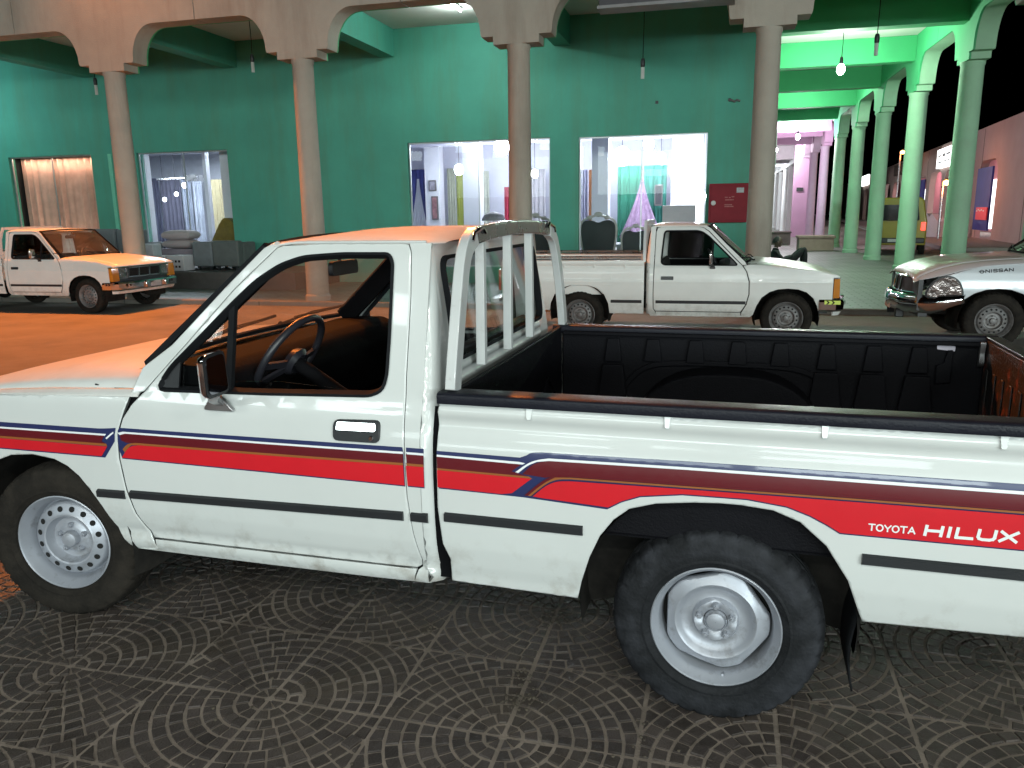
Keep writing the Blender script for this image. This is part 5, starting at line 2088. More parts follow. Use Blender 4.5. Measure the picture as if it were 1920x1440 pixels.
cur_or = mat('tan_curtain', (.58, .34, .26), .85, var=.18, scale=4)
c1 = inb(drape('curtain', -18.62, -16.12, KW + .36, .3, 3.23, cur_or, None, 12, .05))
tag(c1, 'tan curtain drawn across the leftmost window', 'curtain')
G().box(-18.80, -15.9, KW + .52, KW + .56, .1, 3.5).box(-18.80, -18.74, KW + .21, KW + .52, .1, 3.5).box(-15.96, -15.9, KW + .21, KW + .52, .1, 3.5).build('curtain_light_block', mat('blackout', (.02, .02, .02), .9), rB, smooth=False)  # unseen boards added behind the curtain to block showroom light


def hang(s0, s1, k, z0, z1, col, nm, label, folds=5):
    o = inb(drape('curtain', s0, s1, k, z0, z1, mat(nm, col, .8, var=.15, scale=5), None, folds))
    tag(o, label, 'curtain', 'curtains shown in the shops')
    return o


hang(-10.15, -9.55, 10.6, .9, 3.0, (.05, .06, .22), 'blue_cloth', 'dark blue curtain at the left end of the wide lit window', 4)
hang(-8.86, -8.60, 10.5, .3, 3.0, (.40, .42, .34), 'grey_green_cloth', 'pale grey green curtain panel behind the wide lit window', 3)
hang(-8.56, -8.33, 10.5, .3, 2.95, (.24, .27, .05), 'olive_cloth', 'olive yellow curtain panel beside the white showroom pillar', 3)
hang(-7.86, -7.50, 10.5, .4, 2.9, (.36, .38, .33), 'sage_cloth', 'sage grey curtain panel right of the white showroom pillar', 3)
hang(-7.02, -6.75, 10.5, .4, 2.4, (.30, .02, .05), 'crimson_cloth', 'dark red curtain panel half hidden by the middle column', 3)
hang(-6.15, -5.72, 10.5, .3, 2.9, (.34, .33, .36), 'silver_cloth', 'silver grey curtain at the right end of the wide lit window', 3)
hang(-4.36, -4.12, 8.6, .9, 2.75, (.30, .30, .40), 'lilac_cloth', 'lilac grey curtain strip at the left end of the right hand window', 3)
hang(-4.10, -4.0, 8.58, .9, 2.75, (.40, .18, .08), 'rust_cloth', 'rust coloured curtain strip at the left end of the right hand window', 1)
# the green velvet set with its mauve drape
hang(-3.38, -2.74, 9.2, .5, 2.85, (.010, .11, .07), 'green_velvet', 'dark green velvet curtain left of the mauve drape', 5)
hang(-2.66, -2.04, 9.25, .5, 2.85, (.02, .14, .11), 'teal_velvet', 'teal velvet curtain right of the mauve drape', 5)


def tent(s, k, w, z0, z1, m, name, label):
    g = G()
    n = 28

    def f(u, v):
        half = w / 2 * (1 - v) ** 1.35 + .03
        x = s + (2 * u - 1) * half
        return (x, k + .03 * sin(u * 10 * pi) * (1 - v * .6) - .10 * (1 - v), z0 + (z1 - z0) * v)
    g.surf(f, n, 12)
    o = inb(g.build(name, m, None, recalc=False))
    o.modifiers.new('solid', 'SOLIDIFY').thickness = .008
    tag(o, label, 'drape', 'draped cloths shown in the shops')
    return o


tent(-2.68, 8.95, 1.15, .9, 2.5, mat('mauve_cloth', (.34, .23, .36), .85, var=.35, scale=9), 'draped_cloth', 'mauve patterned drape gathered to a point between green curtains')
tent(-9.75, 10.3, .85, .5, 2.7, mat('white_cloth', (.62, .63, .70), .85, var=.06), 'draped_cloth', 'white drape gathered to a point before the dark blue curtain')


def thing_box(name, label, cat, dims, m, group=None, extra=None, bev=.01):
    g = G()
    g.box(*dims)
    o = inb(g.build(name, m, None, smooth=False, bev=bev))
    tag(o, label, cat, group)
    return o


pil = mat('pillar_white', (.76, .77, .84), .6, var=.03)
for (s0, s1, k0, k1) in ((-7.68, -7.22, 8.4, 8.9), (-3.82, -3.40, 7.2, 7.7), (-9.27, -8.80, 9.6, 10.0), (-1.90, -.90, 9.0, 9.4)):
    G().box(s0, s1, k0, k1, .1, 3.78).build('pillar', pil, rA, smooth=False)
G().box(-15.25, -14.88, 4.3, 4.5, .1, 3.78).build('pillar', pil, rB, smooth=False)
G().box(-14.0, -13.9, 5.45, 5.6, .1, 3.78).build('pillar', pil, rB, smooth=False)
G().box(-12.90, -12.1, 4.6, 4.75, .1, 3.78).build('partition', pil, rB, smooth=False)
glow = mat('globe_lit', (1, 1, 1), .3, emit=(.86, .92, 1.0), estr=115)
glow_s = mat('spot_lit', (1, 1, 1), .3, emit=(.86, .92, 1.0), estr=14)


def pendant(s, k, z, r, label):
    p = bw(s, k)
    e = empty('pendant_lamp', (p.x, p.y, z))
    tag(e, label, 'pendant lamp', 'lit pendant lamps in the shops')
    G().sphere((0, 0, 0), r, r, r * 1.15, 14, 10).build('globe', glow if r > .08 else glow_s, e)
    G().tube([(0, 0, r), (0, 0, 3.56 - z)], .008, 5).build('cable', trim, e)


pendant(-6.42, 8.0, 3.38, .20, 'large lit globe just left of the middle column')
pendant(-7.85, 8.6, 2.85, .13, 'lit pendant lamp above the olive curtain panel')
pendant(-5.72, 9.0, 2.70, .10, 'small lit globe just right of the middle column')
pendant(-3.17, 8.3, 3.05, .22, 'large lit globe at the left of the right hand window')
pendant(-2.45, 8.0, 3.32, .14, 'lit globe at the top middle of the right hand window')
pendant(-2.15, 8.4, 2.98, .13, 'lit globe lower right of the top one in the right hand window')
pendant(-1.05, 8.3, 1.95, .11, 'low lit globe at the right edge of the right hand window')
pendant(-17.7, 8.6, 2.2, .06, 'tiny lit lamp left in the cushion showroom')
pendant(-17.25, 8.6, 2.36, .06, 'tiny lit lamp in the middle of the cushion showroom')
pendant(-15.75, 7.0, 2.55, .07, 'tiny lit lamp by the white post of the cushion showroom')

# framed wall pieces and a shelf in the wide lit window
def wall_piece(name, label, cat, s0, s1, k, z0, z1, col):
    g = G()
    g.box(s0, s1, k, k + .06, z0, z1)
    o = inb(g.build(name, mat(name + '_frame', (.10, .09, .09), .5), None, smooth=False, bev=.01))
    tag(o, label, cat)
    G().box(s0 + .03, s1 - .03, k - .006, k - .001, z0 + .04, z1 - .04).build('panel', mat(name + '_panel', col, .6, var=.6, scale=9), o, smooth=False)


wall_piece('picture_frame', 'small dark framed picture hung on the lilac pillar in the wide lit window', 'picture', -9.13, -8.90, 9.53, 2.30, 2.62, (.25, .24, .28))
wall_piece('notice_rack', 'brown rack with red cards under the framed picture in the wide lit window', 'rack', -9.06, -8.86, 9.53, 1.45, 2.15, (.26, .13, .14))
wall_piece('speaker', 'black loudspeaker hung in front of the teal velvet curtain', 'loudspeaker', -2.34, -2.12, 8.9, 1.75, 2.32, (.02, .02, .025))
# goods on the showroom floor
tb = inb(G().box(-9.2, -4.6, 5.4, 6.1, .1, .82).build('display_counter', mat('counter_grey', (.42, .42, .46), .5, var=.15), None, smooth=False, bev=.015))
tag(tb, 'long grey counter of goods under the wide lit window', 'counter')


def goods(s, k, w, h, m, label, kind='box', grille=False, d=.3, z=.82):
    p = bw(s, k)
    e = empty(kind, (p.x, p.y, z), -B_YAW)
    tag(e, label, kind.replace('_', ' '), 'goods along the showroom counter')
    G().box(-w / 2, w / 2, -d / 2, d / 2, 0, h).build('case', m, e, bev=.015, smooth=False)
    if grille:
        G().lathe([(.001, -.006), (w * .28, -.008), (w * .34, -.016), (w * .38, -.004)], 24, 'Y', (0, -d / 2, h * .5)).build('round_grille', mat('grille_grey', (.35, .38, .42), .4, var=.3), e)
    return e


goods(-7.45, 5.6, .40, .42, shop_w, 'white box with a round grey grille on the counter', 'fan_heater', True)
goods(-7.08, 5.6, .28, .40, mat('box_blue', (.03, .06, .30), .5), 'dark blue box on the counter beside the white one', 'carton')
goods(-5.72, 5.6, .44, .42, mat('box_violet', (.20, .14, .48), .5, var=.2, scale=8), 'violet patterned box on the counter left of the middle column', 'carton')
goods(-6.5, 5.7, .62, .30, mat('box_mauve', (.34, .22, .28), .6, var=.3, scale=6), 'low mauve bundle on the counter', 'cloth_bundle')
goods(-8.22, 5.6, .26, .40, mat('box_indigo', (.10, .07, .28), .5), 'indigo box at the left of the counter', 'carton')
p = bw(-7.86, 5.6)
e = empty('vase', (p.x, p.y, .82))
tag(e, 'white flared vase on the counter beside the white box', 'vase', 'goods along the showroom counter')
G().lathe([(.001, 0), (.12, .0), (.16, .10), (.11, .26), (.05, .40), (.07, .50), (.055, .50), (.03, .40)], 20, 'Z').build('vase_body', shop_w, e)
p = bw(-6.1, 5.9)
e = empty('lamp_stand', (p.x, p.y, .82), -B_YAW)
tag(e, 'grey domed table lamp standing behind the violet box', 'table lamp', 'goods along the showroom counter')
G().lathe([(.30, .62), (.30, .66), (.24, .76), (.12, .82), (.001, .84)], 24, 'Z').build('lamp_shade', mat('shade_grey', (.25, .24, .25), .5, var=.3, scale=12), e)
G().lathe([(.001, 0), (.10, .0), (.09, .04), (.025, .08), (.02, .62)], 16, 'Z').build('stem', satin, e)


def armchair(s, k, rz, label):
    p = bw(s, k)
    e = empty('armchair', (p.x, p.y, .10), -B_YAW + rz)
    tag(e, label, 'armchair', 'carved white chairs with dark backs')
    wm = mat('carved_white', (.45, .43, .40), .4, var=.1)
    bm = mat('dark_upholstery', (.02, .028, .028), .6, var=.2)
    out = [(-.30, .42), (-.36, .75), (-.40, 1.10), (-.37, 1.28), (-.24, 1.34), (-.12, 1.32), (0, 1.27), (.12, 1.32), (.24, 1.34), (.37, 1.28), (.40, 1.10), (.36, .75), (.30, .42)]
    so = smooth_poly(out, True, 2)
    G().prism(so, lambda u, v, t: (u, -.06 + .11 * t + (v - .4) * -.10, v)).build('backrest', bm, e, bev=.01)
    g = G()
    g.sweep([(u, -.03 + (v - .4) * -.10, v) for u, v in smooth_poly([(-.31, .42), (-.375, .75), (-.415, 1.12), (-.385, 1.31), (-.24, 1.39), (-.10, 1.42), (0, 1.46), (.10, 1.42), (.24, 1.39), (.385, 1.31), (.415, 1.12), (.375, .75), (.31, .42)], False, 2)],
            [(-.02, -.022), (.02, -.022), (.02, .026), (-.02, .026)], up=(0, 1, 0))
    g.sphere((0, -.12, 1.46), .10, .04, .06)
    g.sphere((-.2, -.12, 1.39), .07, .04, .05)
    g.sphere((.2, -.12, 1.39), .07, .04, .05)
    g.build('carved_frame', wm, e)
    G().prism(rounded([(-.34, .30), (.34, .30), (.34, .48), (-.34, .48)], .04, 3), lambda u, v, t: (u, -.04 + .62 * t, v)).build('seat', bm, e, bev=.02)
    for sx in (-1, 1):
        g = G()
        g.bar([(sx * .36, .0, .62), (sx * .38, .35, .66), (sx * .37, .55, .60), (sx * .36, .56, .34)], .06, .05)
        g.build('armrest', wm, e)
        for yy in (.0, .54):
            g = G()
            g.tube([(sx * .30, yy, .32), (sx * .33, yy + .01, .16), (sx * .29, yy, 0)], .03, 8)
            g.build('leg', wm, e)
    return e


armchair(-3.28, 4.75, .05, 'carved white armchair with black back, left in the right hand window')
lc = armchair(-2.47, 4.75, .45, 'low dark backed armchair in the right hand window just behind the white cab')
lc.scale = (.80, .8, .82)
armchair(-4.75, 4.8, 0, 'carved white chair top showing right of the middle column')
p = bw(-2.75, 6.0)
e = empty('round_table', (p.x, p.y, .10))
tag(e, 'round table under a white scalloped cloth between the armchairs', 'table')
G().lathe([(.001, .76), (.72, .76), (.74, .74), (.76, .60), (.80, .35), (.84, .05)], 48, 'Z').build('tablecloth', mat('cloth_white', (.74, .74, .76), .8, var=.04), e)
G().lathe([(.001, .74), (.6, .74), (.6, .70), (.08, .68), (.08, .04), (.3, .0)], 24, 'Z').build('table_base', shop_w, e)
thing_box('cabinet', 'cream cabinet right in the right hand window', 'cabinet', (-2.03, -1.2, 7.6, 8.0, .1, 1.75), mat('cabinet_cream', (.62, .58, .50), .5, var=.06))

# left showroom
for i, (s0, s1, c, lab) in enumerate(((-18.9, -18.4, (.05, .055, .09), 'dark slate curtain at the back of the cushion showroom, leftmost'), (-18.35, -17.6, (.09, .09, .13), 'charcoal curtain at the back of the cushion showroom'),
                                      (-17.55, -17.2, (.26, .29, .36), 'steel blue curtain at the back of the cushion showroom'), (-17.15, -16.8, (.36, .39, .46), 'pale blue grey curtain at the back of the cushion showroom, rightmost'))):
    hang(s0, s1, 9.3, .6, 2.9, c, 'slate_cloth_%s' % 'abcd'[i], lab, 5)
hang(-15.1, -14.65, 7.2, .8, 2.7, (.42, .36, .22), 'cream_cloth', 'cream curtain behind the white post of the cushion showroom', 3)
rail = inb(G().tube([(-17.6, 8.2, 2.80), (-16.3, 8.2, 2.82)], .03, 8).box(-16.45, -16.05, 8.0, 8.4, 2.72, 2.90).build('curtain_rail', satin, None))
tag(rail, 'metal curtain rail hanging in the cushion showroom', 'curtain rail')
sofa_m = mat('sofa_grey', (.16, .18, .19), .9, var=.15, bump=.2, bscale=150)
sofa_m2 = mat('sofa_green_grey', (.11, .125, .12), .9, var=.15, bump=.2, bscale=150)


def sofa(s, k, w, h, d, m, rz, label, z=ZS):
    p = bw(s, k)
    e = empty('sofa', (p.x, p.y, z), -B_YAW + rz)
    tag(e, label, 'sofa', 'sofas set out under the arcade')
    G().box(-w / 2, w / 2, -d / 2, -d / 2 + .22, .08, h).build('backrest', m, e, bev=.04, smooth=True)
    G().box(-w / 2 + .18, w / 2 - .18, -d / 2 + .23, d / 2, .10, .44).build('seat', m, e, bev=.04)
    for sx in (-1, 1):
        G().box(sx * (w / 2 - .17), sx * w / 2, -d / 2 + .225, d / 2, .08, .62).build('armrest', m, e, bev=.04)
        for yy in (-d / 2 + .08, d / 2 - .08):
            G().box(sx * (w / 2 - .10) - .03, sx * (w / 2 - .10) + .03, yy - .03, yy + .03, 0, .08).build('leg', trim, e, smooth=False)
    return e


ZP = .44
G().box(-22, -9.4, 1.75, KW - .002, ZS, ZP).build('shop_step', mat('dark_step_stone', (.085, .08, .075), .6, var=.25, bump=.1), bld, bev=.012, smooth=False)
sofa(-12.10, 2.78, .52, .64, .75, sofa_m, 0, 'small grey armchair seen from behind, left of the green grey one', ZP)
sofa(-11.50, 2.78, .68, .66, .75, sofa_m2, 0, 'dark green grey armchair seen from behind under the window edge', ZP)
sofa(-15.0, 3.0, .78, .95, .75, sofa_m, 0, 'tall grey sofa back behind the orange lit truck, left one', ZP)
sofa(-14.2, 3.0, .72, .93, .75, sofa_m, 0, 'tall grey sofa back beside the leftmost column', ZP)
cush = mat('cushion_mauve', (.42, .36, .36), .85, var=.1, bump=.1)


def cushion(s, k, z, w, h, d, label, m=cush):
    p = bw(s, k)
    g = G()

    def f(u, v):
        a, b = 2 * pi * u, -pi / 2 + pi * v
        sx, sy = cos(a), sin(a)
        q = 1 / max(abs(sx), abs(sy)) ** .75
        return (w / 2 * sx * q * cos(b) ** .6, d / 2 * sy * q * cos(b) ** .6, h / 2 * sin(b) * (1.0))
    g.surf(f, 32, 12)
    o = g.build('cushion', m, None, recalc=False)
    o.location, o.rotation_euler = (p.x, p.y, z + h / 2), (0, 0, -B_YAW)
    tag(o, label, 'cushion', 'stacked cushions')
    return o


bn = inb(G().box(-13.75, -12.5, 2.9, 3.5, ZP + .22, ZP + .46).box(-13.70, -13.62, 2.95, 3.45, ZP, ZP + .22).box(-12.62, -12.54, 2.95, 3.45, ZP, ZP + .22).build('bench', mat('bench_mauve', (.30, .26, .30), .8, var=.1), None, bev=.03))
tag(bn, 'long low mauve bench with cushions in front of the left window', 'bench')
cushion(-13.2, 3.2, ZP + .46, .85, .22, .5, 'lower of two mauve cushions stacked on the bench')
cushion(-13.2, 3.2, ZP + .66, .85, .24, .5, 'upper of two mauve cushions stacked on the bench')
gm = mat('gold_cloth', (.20, .14, .02), .6, var=.25, scale=8)
p = bw(-12.75, 4.4)
e = empty('chair', (p.x, p.y, ZS), -B_YAW)
tag(e, 'dark chair with a gold cloth thrown over its back at the window edge', 'chair')
G().prism(smooth_poly([(-.42, .9), (-.30, 1.12), (-.1, 1.45), (.08, 1.58), (.28, 1.42), (.42, 1.25), (.42, .9)], True, 1), lambda u, v, t: (u, -.1 + .2 * t, v)).build('throw', gm, e)
G().box(-.42, .42, -.28, .28, .38, .98).build('seat', mat('dark_brown', (.03, .022, .02), .6), e, bev=.06)
for sx in (-1, 1):
    for yy in (-.22, .22):
        G().box(sx * .38 - .03, sx * .38 + .03, yy - .03, yy + .03, 0, .38).build('leg', MATS['dark_brown'], e, smooth=False)
bxm = mat('carton_white', (.60, .60, .62), .7, var=.06)
for (s, w, z, h, lab) in ((-13.05, .34, ZP, .34, 'white perforated box on the step below the bench, left of two'), (-12.62, .46, ZP, .35, 'white perforated box on the step below the bench, right of two')):
    p = bw(s, 2.3)
    e = empty('crate', (p.x, p.y, z), -B_YAW)
    tag(e, lab, 'crate', 'white boxes before the bench')
    G().box(-w / 2, w / 2, -.2, .2, .0, h).build('case', bxm, e, bev=.01, smooth=False)
    g = G()
    for i in range(4):
        for j in range(2):
            g.box(-w / 2 + w * (.14 + i * .19), -w / 2 + w * (.25 + i * .19), -.206, -.201, .07 + j * .12, .12 + j * .12)
    g.build('hole', flat_black, e, smooth=False)
p = bw(-14.0, 2.35)
o = inb(G().box(-13.52, -13.16, 2.1, 2.4, ZP, 1.05).build('cabinet', mat('cabinet_white', (.55, .58, .62), .5), None, bev=.02))
tag(o, 'small pale cabinet standing beside the leftmost column', 'cabinet')

# ------------------------------------------------------------------ farther along the arcade: pink part, then white part
pk = empty('pink_arcade', B_O, -B_YAW)
tag(pk, 'pink painted stretch of arcade with slim columns beyond the green one', 'building')
pcol = mat('pink_column_paint', (.60, .48, .60), .75, var=.06)
y0 = NG * DP + .45
for n in range(6, 8):
    column(pk, WD - .05, n * DP, pcol)
pl = [(y0, HC + .05), (y0, ZT), (9 * DP, ZT), (9 * DP, HC + .05)]
for n in range(5, 8):
    M = Matrix.Translation((WD, (n + 1) * DP, 0)) @ Matrix.Rotation(pi / 2, 4, 'Z')
    fascia('arch_panel', DP / 2 - .01 if n > 5 else DP - .45, DP / 2 - .01, -.18, .16, pcol if n > 5 else pink, pk, M)
for n in (5.35, 6, 7):
    G().box(.05, WD - .2, n * DP - .16, n * DP + .16, 4.75, 5.5).build('ceiling_beam', pink, pk, smooth=False)
G().box(.05, WD - .2, y0, 9 * DP, 5.5, 5.7).build('ceiling', white_ceil, pk, smooth=False)
G().box(-.2, .04, y0, 9 * DP, ZS, 5.5).build('side_wall', pink, pk, smooth=False)
G().box(3.45, 4.42, 8.0 * DP, 8.0 * DP + .5, ZS, 5.9).build('pier', pink, pk, smooth=False)
G().box(3.60, 3.95, 8.0 * DP - .04, 8.0 * DP - .002, 2.55, 2.75).build('name_plate', trim, pk, smooth=False)
wh = empty('white_arcade', B_O, -B_YAW)
tag(wh, 'white lit stretch of arcade with thin columns at the far end', 'building')
wcol = mat('white_arcade_paint', (.66, .67, .68), .7, var=.05)
for n in range(9, 15):
    column(wh, WD, n * DP, wcol, .2)
    G().box(.1, WD - .2, n * DP - .15, n * DP + .15, 4.5, 5.3).build('ceiling_beam', wcol, wh, smooth=False)
G().box(WD - .19, WD + .19, 8 * DP + .55, 15 * DP, HC, 5.9).build('arch_panel', wcol, wh, smooth=False)
G().box(.0, WD - .2, 9 * DP + .02, 15 * DP, 5.3, 5.5).build('ceiling', wcol, wh, smooth=False)
G().box(-.3, .0, 9 * DP + .02, 15 * DP, ZS, 5.3).build('side_wall', wcol, wh, smooth=False)
G().box(0, WD + .2, 15 * DP + .01, 15 * DP + .3, ZS, 5.9).build('end_wall', wcol, wh, smooth=False)
point(bw(1.5, 46, 4.2), 700, (.93, .97, 1.0), .1)
point(bw(1.5, 57, 4.2), 800, (.93, .97, 1.0), .1)

# planter box, person, odds and ends under the side arcade
p = bw(3.0, 18.6)
e = empty('planter_box', (p.x, p.y, ZS), -B_YAW)
tag(e, 'low tan masonry planter box between the pink columns', 'planter')
plm = mat('tan_plaster', (.34, .235, .20), .85, var=.12, bump=.2)
G().box(-.62, .62, -.45, .45, 0, .46).build('box_body', plm, e, bev=.02)
G().box(-.67, .67, -.50, .50, .462, .56).build('coping', plm, e, bev=.03)
p = bw(2.0, 24.0)
e = empty('planter_box', (p.x, p.y, ZS), -B_YAW)
tag(e, 'dark planter box farther back, left of the tan one', 'planter')
G().box(-.55, .55, -.4, .4, 0, .5).build('box_body', mat('dark_plaster', (.10, .085, .075), .85, var=.2), e, bev=.02)
G().box(-.58, .58, -.43, .43, .502, .58).build('coping', MATS['dark_plaster'], e, bev=.02)


def skin_body(name, joints, edges, m, parent, root=0, sub=2):
    me = bpy.data.meshes.new(name)
    me.from_pydata([j[:3] for j in joints], edges, [])
    o = bpy.data.objects.new(name, me)
    COL.objects.link(o)
    o.parent = parent
    md = o.modifiers.new('skin', 'SKIN')
    md.use_smooth_shade = True
    for i, j in enumerate(joints):
        v = me.skin_vertices[0].data[i]
        v.radius = (j[3], j[4] if len(j) > 4 else j[3])
        v.use_root = i == root
    s = o.modifiers.new('sub', 'SUBSURF')
    s.levels = s.render_levels = sub
    me.materials.append(m)
    return o


# person sitting on the pavement, back to the wall, knees drawn up, facing right
p = bw(.78, 6.4)
per = empty('person', (p.x, p.y, ZS), -B_YAW)
tag(per, 'person in black clothes sitting on the pavement with knees drawn up, looking at a phone', 'person')
cl = mat('black_clothes', (.012, .012, .014), .85, var=.2)
skn = mat('dark_skin', (.075, .045, .032), .6, var=.08)
hairm = mat('black_hair', (.008, .008, .008), .7)
J = [(0, 0, .13, .145, .125), (-.06, 0, .32, .135, .15), (-.08, 0, .50, .14, .19), (-.05, 0, .60, .075, .11), (-.04, 0, .66, .052),        # 0-4 pelvis..neck
     (-.05, .19, .55, .062), (.10, .25, .36, .050), (.33, .13, .46, .040), (-.05, -.19, .55, .062), (.12, -.25, .38, .050), (.35, -.10, .48, .040),   # arms
     (.10, .11, .12, .10), (.56, .13, .64, .072), (.60, .13, .10, .052), (.72, .13, .05, .045), (.10, -.11, .12, .10), (.60, -.12, .66, .072), (.62, -.12, .10, .052), (.74, -.12, .05, .045)]
Ed = [(0, 1), (1, 2), (2, 3), (3, 4), (2, 5), (5, 6), (6, 7), (2, 8), (8, 9), (9, 10), (0, 11), (11, 12), (12, 13), (13, 14), (0, 15), (15, 16), (16, 17), (17, 18)]
skin_body('body', J, Ed, cl, per)
hd = G()
hd.sphere((-.01, 0, .80), .098, .078, .118, 20, 14)
hd.sphere((.088, 0, .785), .022, .014, .02, 8, 6)
hd.sphere((.04, 0, .715), .05, .045, .04, 10, 8)
for sy in (-1, 1):
    hd.sphere((-.015, sy * .08, .79), .022, .010, .032, 8, 6)
hd.tube([(-.04, 0, .66), (-.03, 0, .74)], .05, 10)
h_ = hd.build('head', skn, per, sharp=180)
g = G()
g.surf(lambda u, v: (-.022 + .106 * cos(2 * pi * u) * cos(v * pi / 2) - .012, .086 * sin(2 * pi * u) * cos(v * pi / 2), .815 + .112 * sin(v * pi / 2) - .05 * (1 - cos(2 * pi * u)) * .5 * (1 - v)), 20, 8)
g.build('hair', hairm, h_, recalc=False)
for sy, hx_ in ((1, (.36, .115, .475)), (-1, (.38, -.085, .495))):
    b = Vector(hx_)
    JJ = [(b.x - .02, b.y, b.z - .01, .026, .016), (b.x + .045, b.y - sy * .01, b.z + .01, .036, .014)]
    EE = [(0, 1)]
    for q in range(4):
        f0 = Vector((b.x + .075, b.y - .028 + .018 * q, b.z + .014))
        JJ += [(f0.x, f0.y, f0.z, .0085), (f0.x + .03, f0.y - sy * .012, f0.z + .012, .008), (f0.x + .04, f0.y - sy * .034, f0.z + .022 - .002 * q, .0068)]
        EE += [(1, len(JJ) - 3), (len(JJ) - 3, len(JJ) - 2), (len(JJ) - 2, len(JJ) - 1)]
    JJ += [(b.x + .03, b.y + sy * .03, b.z + .024, .010), (b.x + .06, b.y + sy * .02, b.z + .045, .008)]
    EE += [(0, len(JJ) - 2), (len(JJ) - 2, len(JJ) - 1)]
    skin_body('hand', JJ, EE, skn, per, 0, 1)
for q in (0, 1):
    g = G()
    yq = .13 if q == 0 else -.12
    g.prism(smooth_poly([(.54, 0), (.80, 0), (.83, .03), (.78, .075), (.66, .10), (.55, .105)], True, 2), lambda u, v, t: (u, yq - .045 + .09 * t, v))
    g.build('shoe', rubber, per, bev=.01)
ph = G().prism(rounded([(-.038, -.075), (.038, -.075), (.038, .075), (-.038, .075)], .01, 3), lambda u, v, t: Matrix.Rotation(radians(-35), 4, 'Y') @ Vector((v, u, .009 * t)))
pho = ph.build('phone', mat('phone_white', (.7, .7, .7), .3, emit=(.8, .9, 1), estr=.5), None, smooth=False)
pho.location = per.location + Matrix.Rotation(-B_YAW, 3, 'Z') @ Vector((.47, .01, .53))
pho.rotation_euler = (0, 0, -B_YAW)
tag(pho, 'pale phone held by the person in black', 'phone')

# ------------------------------------------------------------------ building across the far street
D3A = .333
OP = Vector((22, 37, 0))
opb = empty('shop_row', OP, pi / 2 - D3A)
tag(opb, 'pinkish row of shops with arched openings across the far street', 'building')
opm = mat('pink_plaster', (.44, .33, .29), .85, var=.10, scale=.5, bump=.1, dirt=(.34, .24, .2, .3, .45, .75, .5))
holes = []
OPEN = [(-1.3, 2.6, 3.7), (4.3, 7.6, 3.7), (8.5, 11.5, 3.7), (12.4, 16.8, 3.75), (18, 23.8, 3.6), (25, 29.5, 3.7), (31, 36, 3.7), (38, 43, 3.7), (45, 50, 3.7), (52, 57, 3.7), (59, 64, 3.7)]
for (a, b, zt) in OPEN:
    r = min(.9, (b - a) / 2)
    holes.append([(a, .05), (b, .05), (b, zt - r)] + [(b - r + r * cos(t), zt - r + r * sin(t)) for t in np.linspace(.2, pi / 2, 5)] + [(a + r - r * sin(t), zt - r + r * cos(t)) for t in np.linspace(0, pi / 2 - .2, 5)] + [(a, zt - r)])
# local x runs along the street, local y away from it (to the right)
skin('front_wall', [(-9, 0), (150, 0), (150, 5.25), (-9, 5.25)], lambda u, v, d: (u, -d, v), opm, opb, holes=holes, su=6, sv=2, roll=0, estep=3, thick=.35, out=(0, 1, 0))
G().box(-9, 150, -3.6, -3.4, 0, 5.0).build('back_wall', mat('pink_lit_wall', (.62, .33, .36), .8, var=.1), opb, smooth=False)
G().box(-9, 150, -3.4, -.36, 4.6, 4.8).build('ceiling', white_ceil, opb, smooth=False)
for x in np.arange(-6, 90, 8.0):
    G().box(x - .01, x + .01, .0, .012, .1, 5.2).build('wall_joint', trim, opb, smooth=False)
lit = mat('lit_shopfront', (.9, .9, .9), .4, emit=(.93, .97, 1.0), estr=2.2, var=.3, scale=.6)
for (a, b) in ((8.3, 17.0), (25, 29), (38, 43), (52, 57)):
    G().box(a, b, -3.38, -3.34, .2, 3.2).build('window', lit, opb, smooth=False)
blue = mat('blue_banner', (.03, .035, .26), .6, var=.15, scale=2)


def on_opp(name, label, cat, boxes, m, group=None):
    g = G()
    for b in boxes:
        g.box(*b)
    o = g.build(name, m, None, smooth=False)
    o.location, o.rotation_euler = OP, (0, 0, pi / 2 - D3A)
    tag(o, label, cat, group)
    return o


on_opp('banner', 'tall dark blue banner filling the arch above the red notice', 'banner', [(-.75, 2.2, .02, .10, .5, 3.35)], blue, 'blue banners')
on_opp('banner', 'tall dark blue banner beyond the yellow van', 'banner', [(18.2, 23.6, .02, .10, .3, 3.4)], blue, 'blue banners')
nb = on_opp('notice_board', 'red notice board on the blue banner', 'notice board', [(-.85, 1.35, .14, .18, .98, 1.55)], mat('notice_red', (.55, .02, .03), .5, var=.1, emit=(.5, .01, .02), estr=.25))
g = G()
for i, (a, z) in enumerate(((1.15, 1.36), (.85, 1.40), (.5, 1.37), (.2, 1.40), (-.2, 1.36))):
    g.box(a - .12, a + .1, .181, .185, z, z + .06)
g.build('white_mark', ltm, nb, smooth=False)
so = mat('sign_lit', (.9, .9, .9), .4, emit=(.95, 1.0, .98), estr=2.6)
for (a, b, z0, z1, lab) in ((8.8, 13.4, 3.86, 4.95, 'white lit shop sign on the pink wall across the street, nearest one'), (58.5, 66.5, 4.15, 5.3, 'white lit shop sign at the far end of the pink wall')):
    o = on_opp('shop_sign', lab, 'shop sign', [(a, b, .02, .22, z0, z1)], so, 'shop signs across the street')
    g = G()
    for (u0, u1, w0, w1) in ((.08, .34, .60, .70), (.42, .58, .55, .72), (.66, .92, .60, .68), (.1, .5, .28, .34), (.56, .9, .26, .33)):
        g.box(a + (b - a) * u0, a + (b - a) * u1, .221, .23, z0 + (z1 - z0) * w0, z0 + (z1 - z0) * w1)
    g.build('sign_mark', mat('sign_mark', (.18, .25, .28), .5), o, smooth=False)
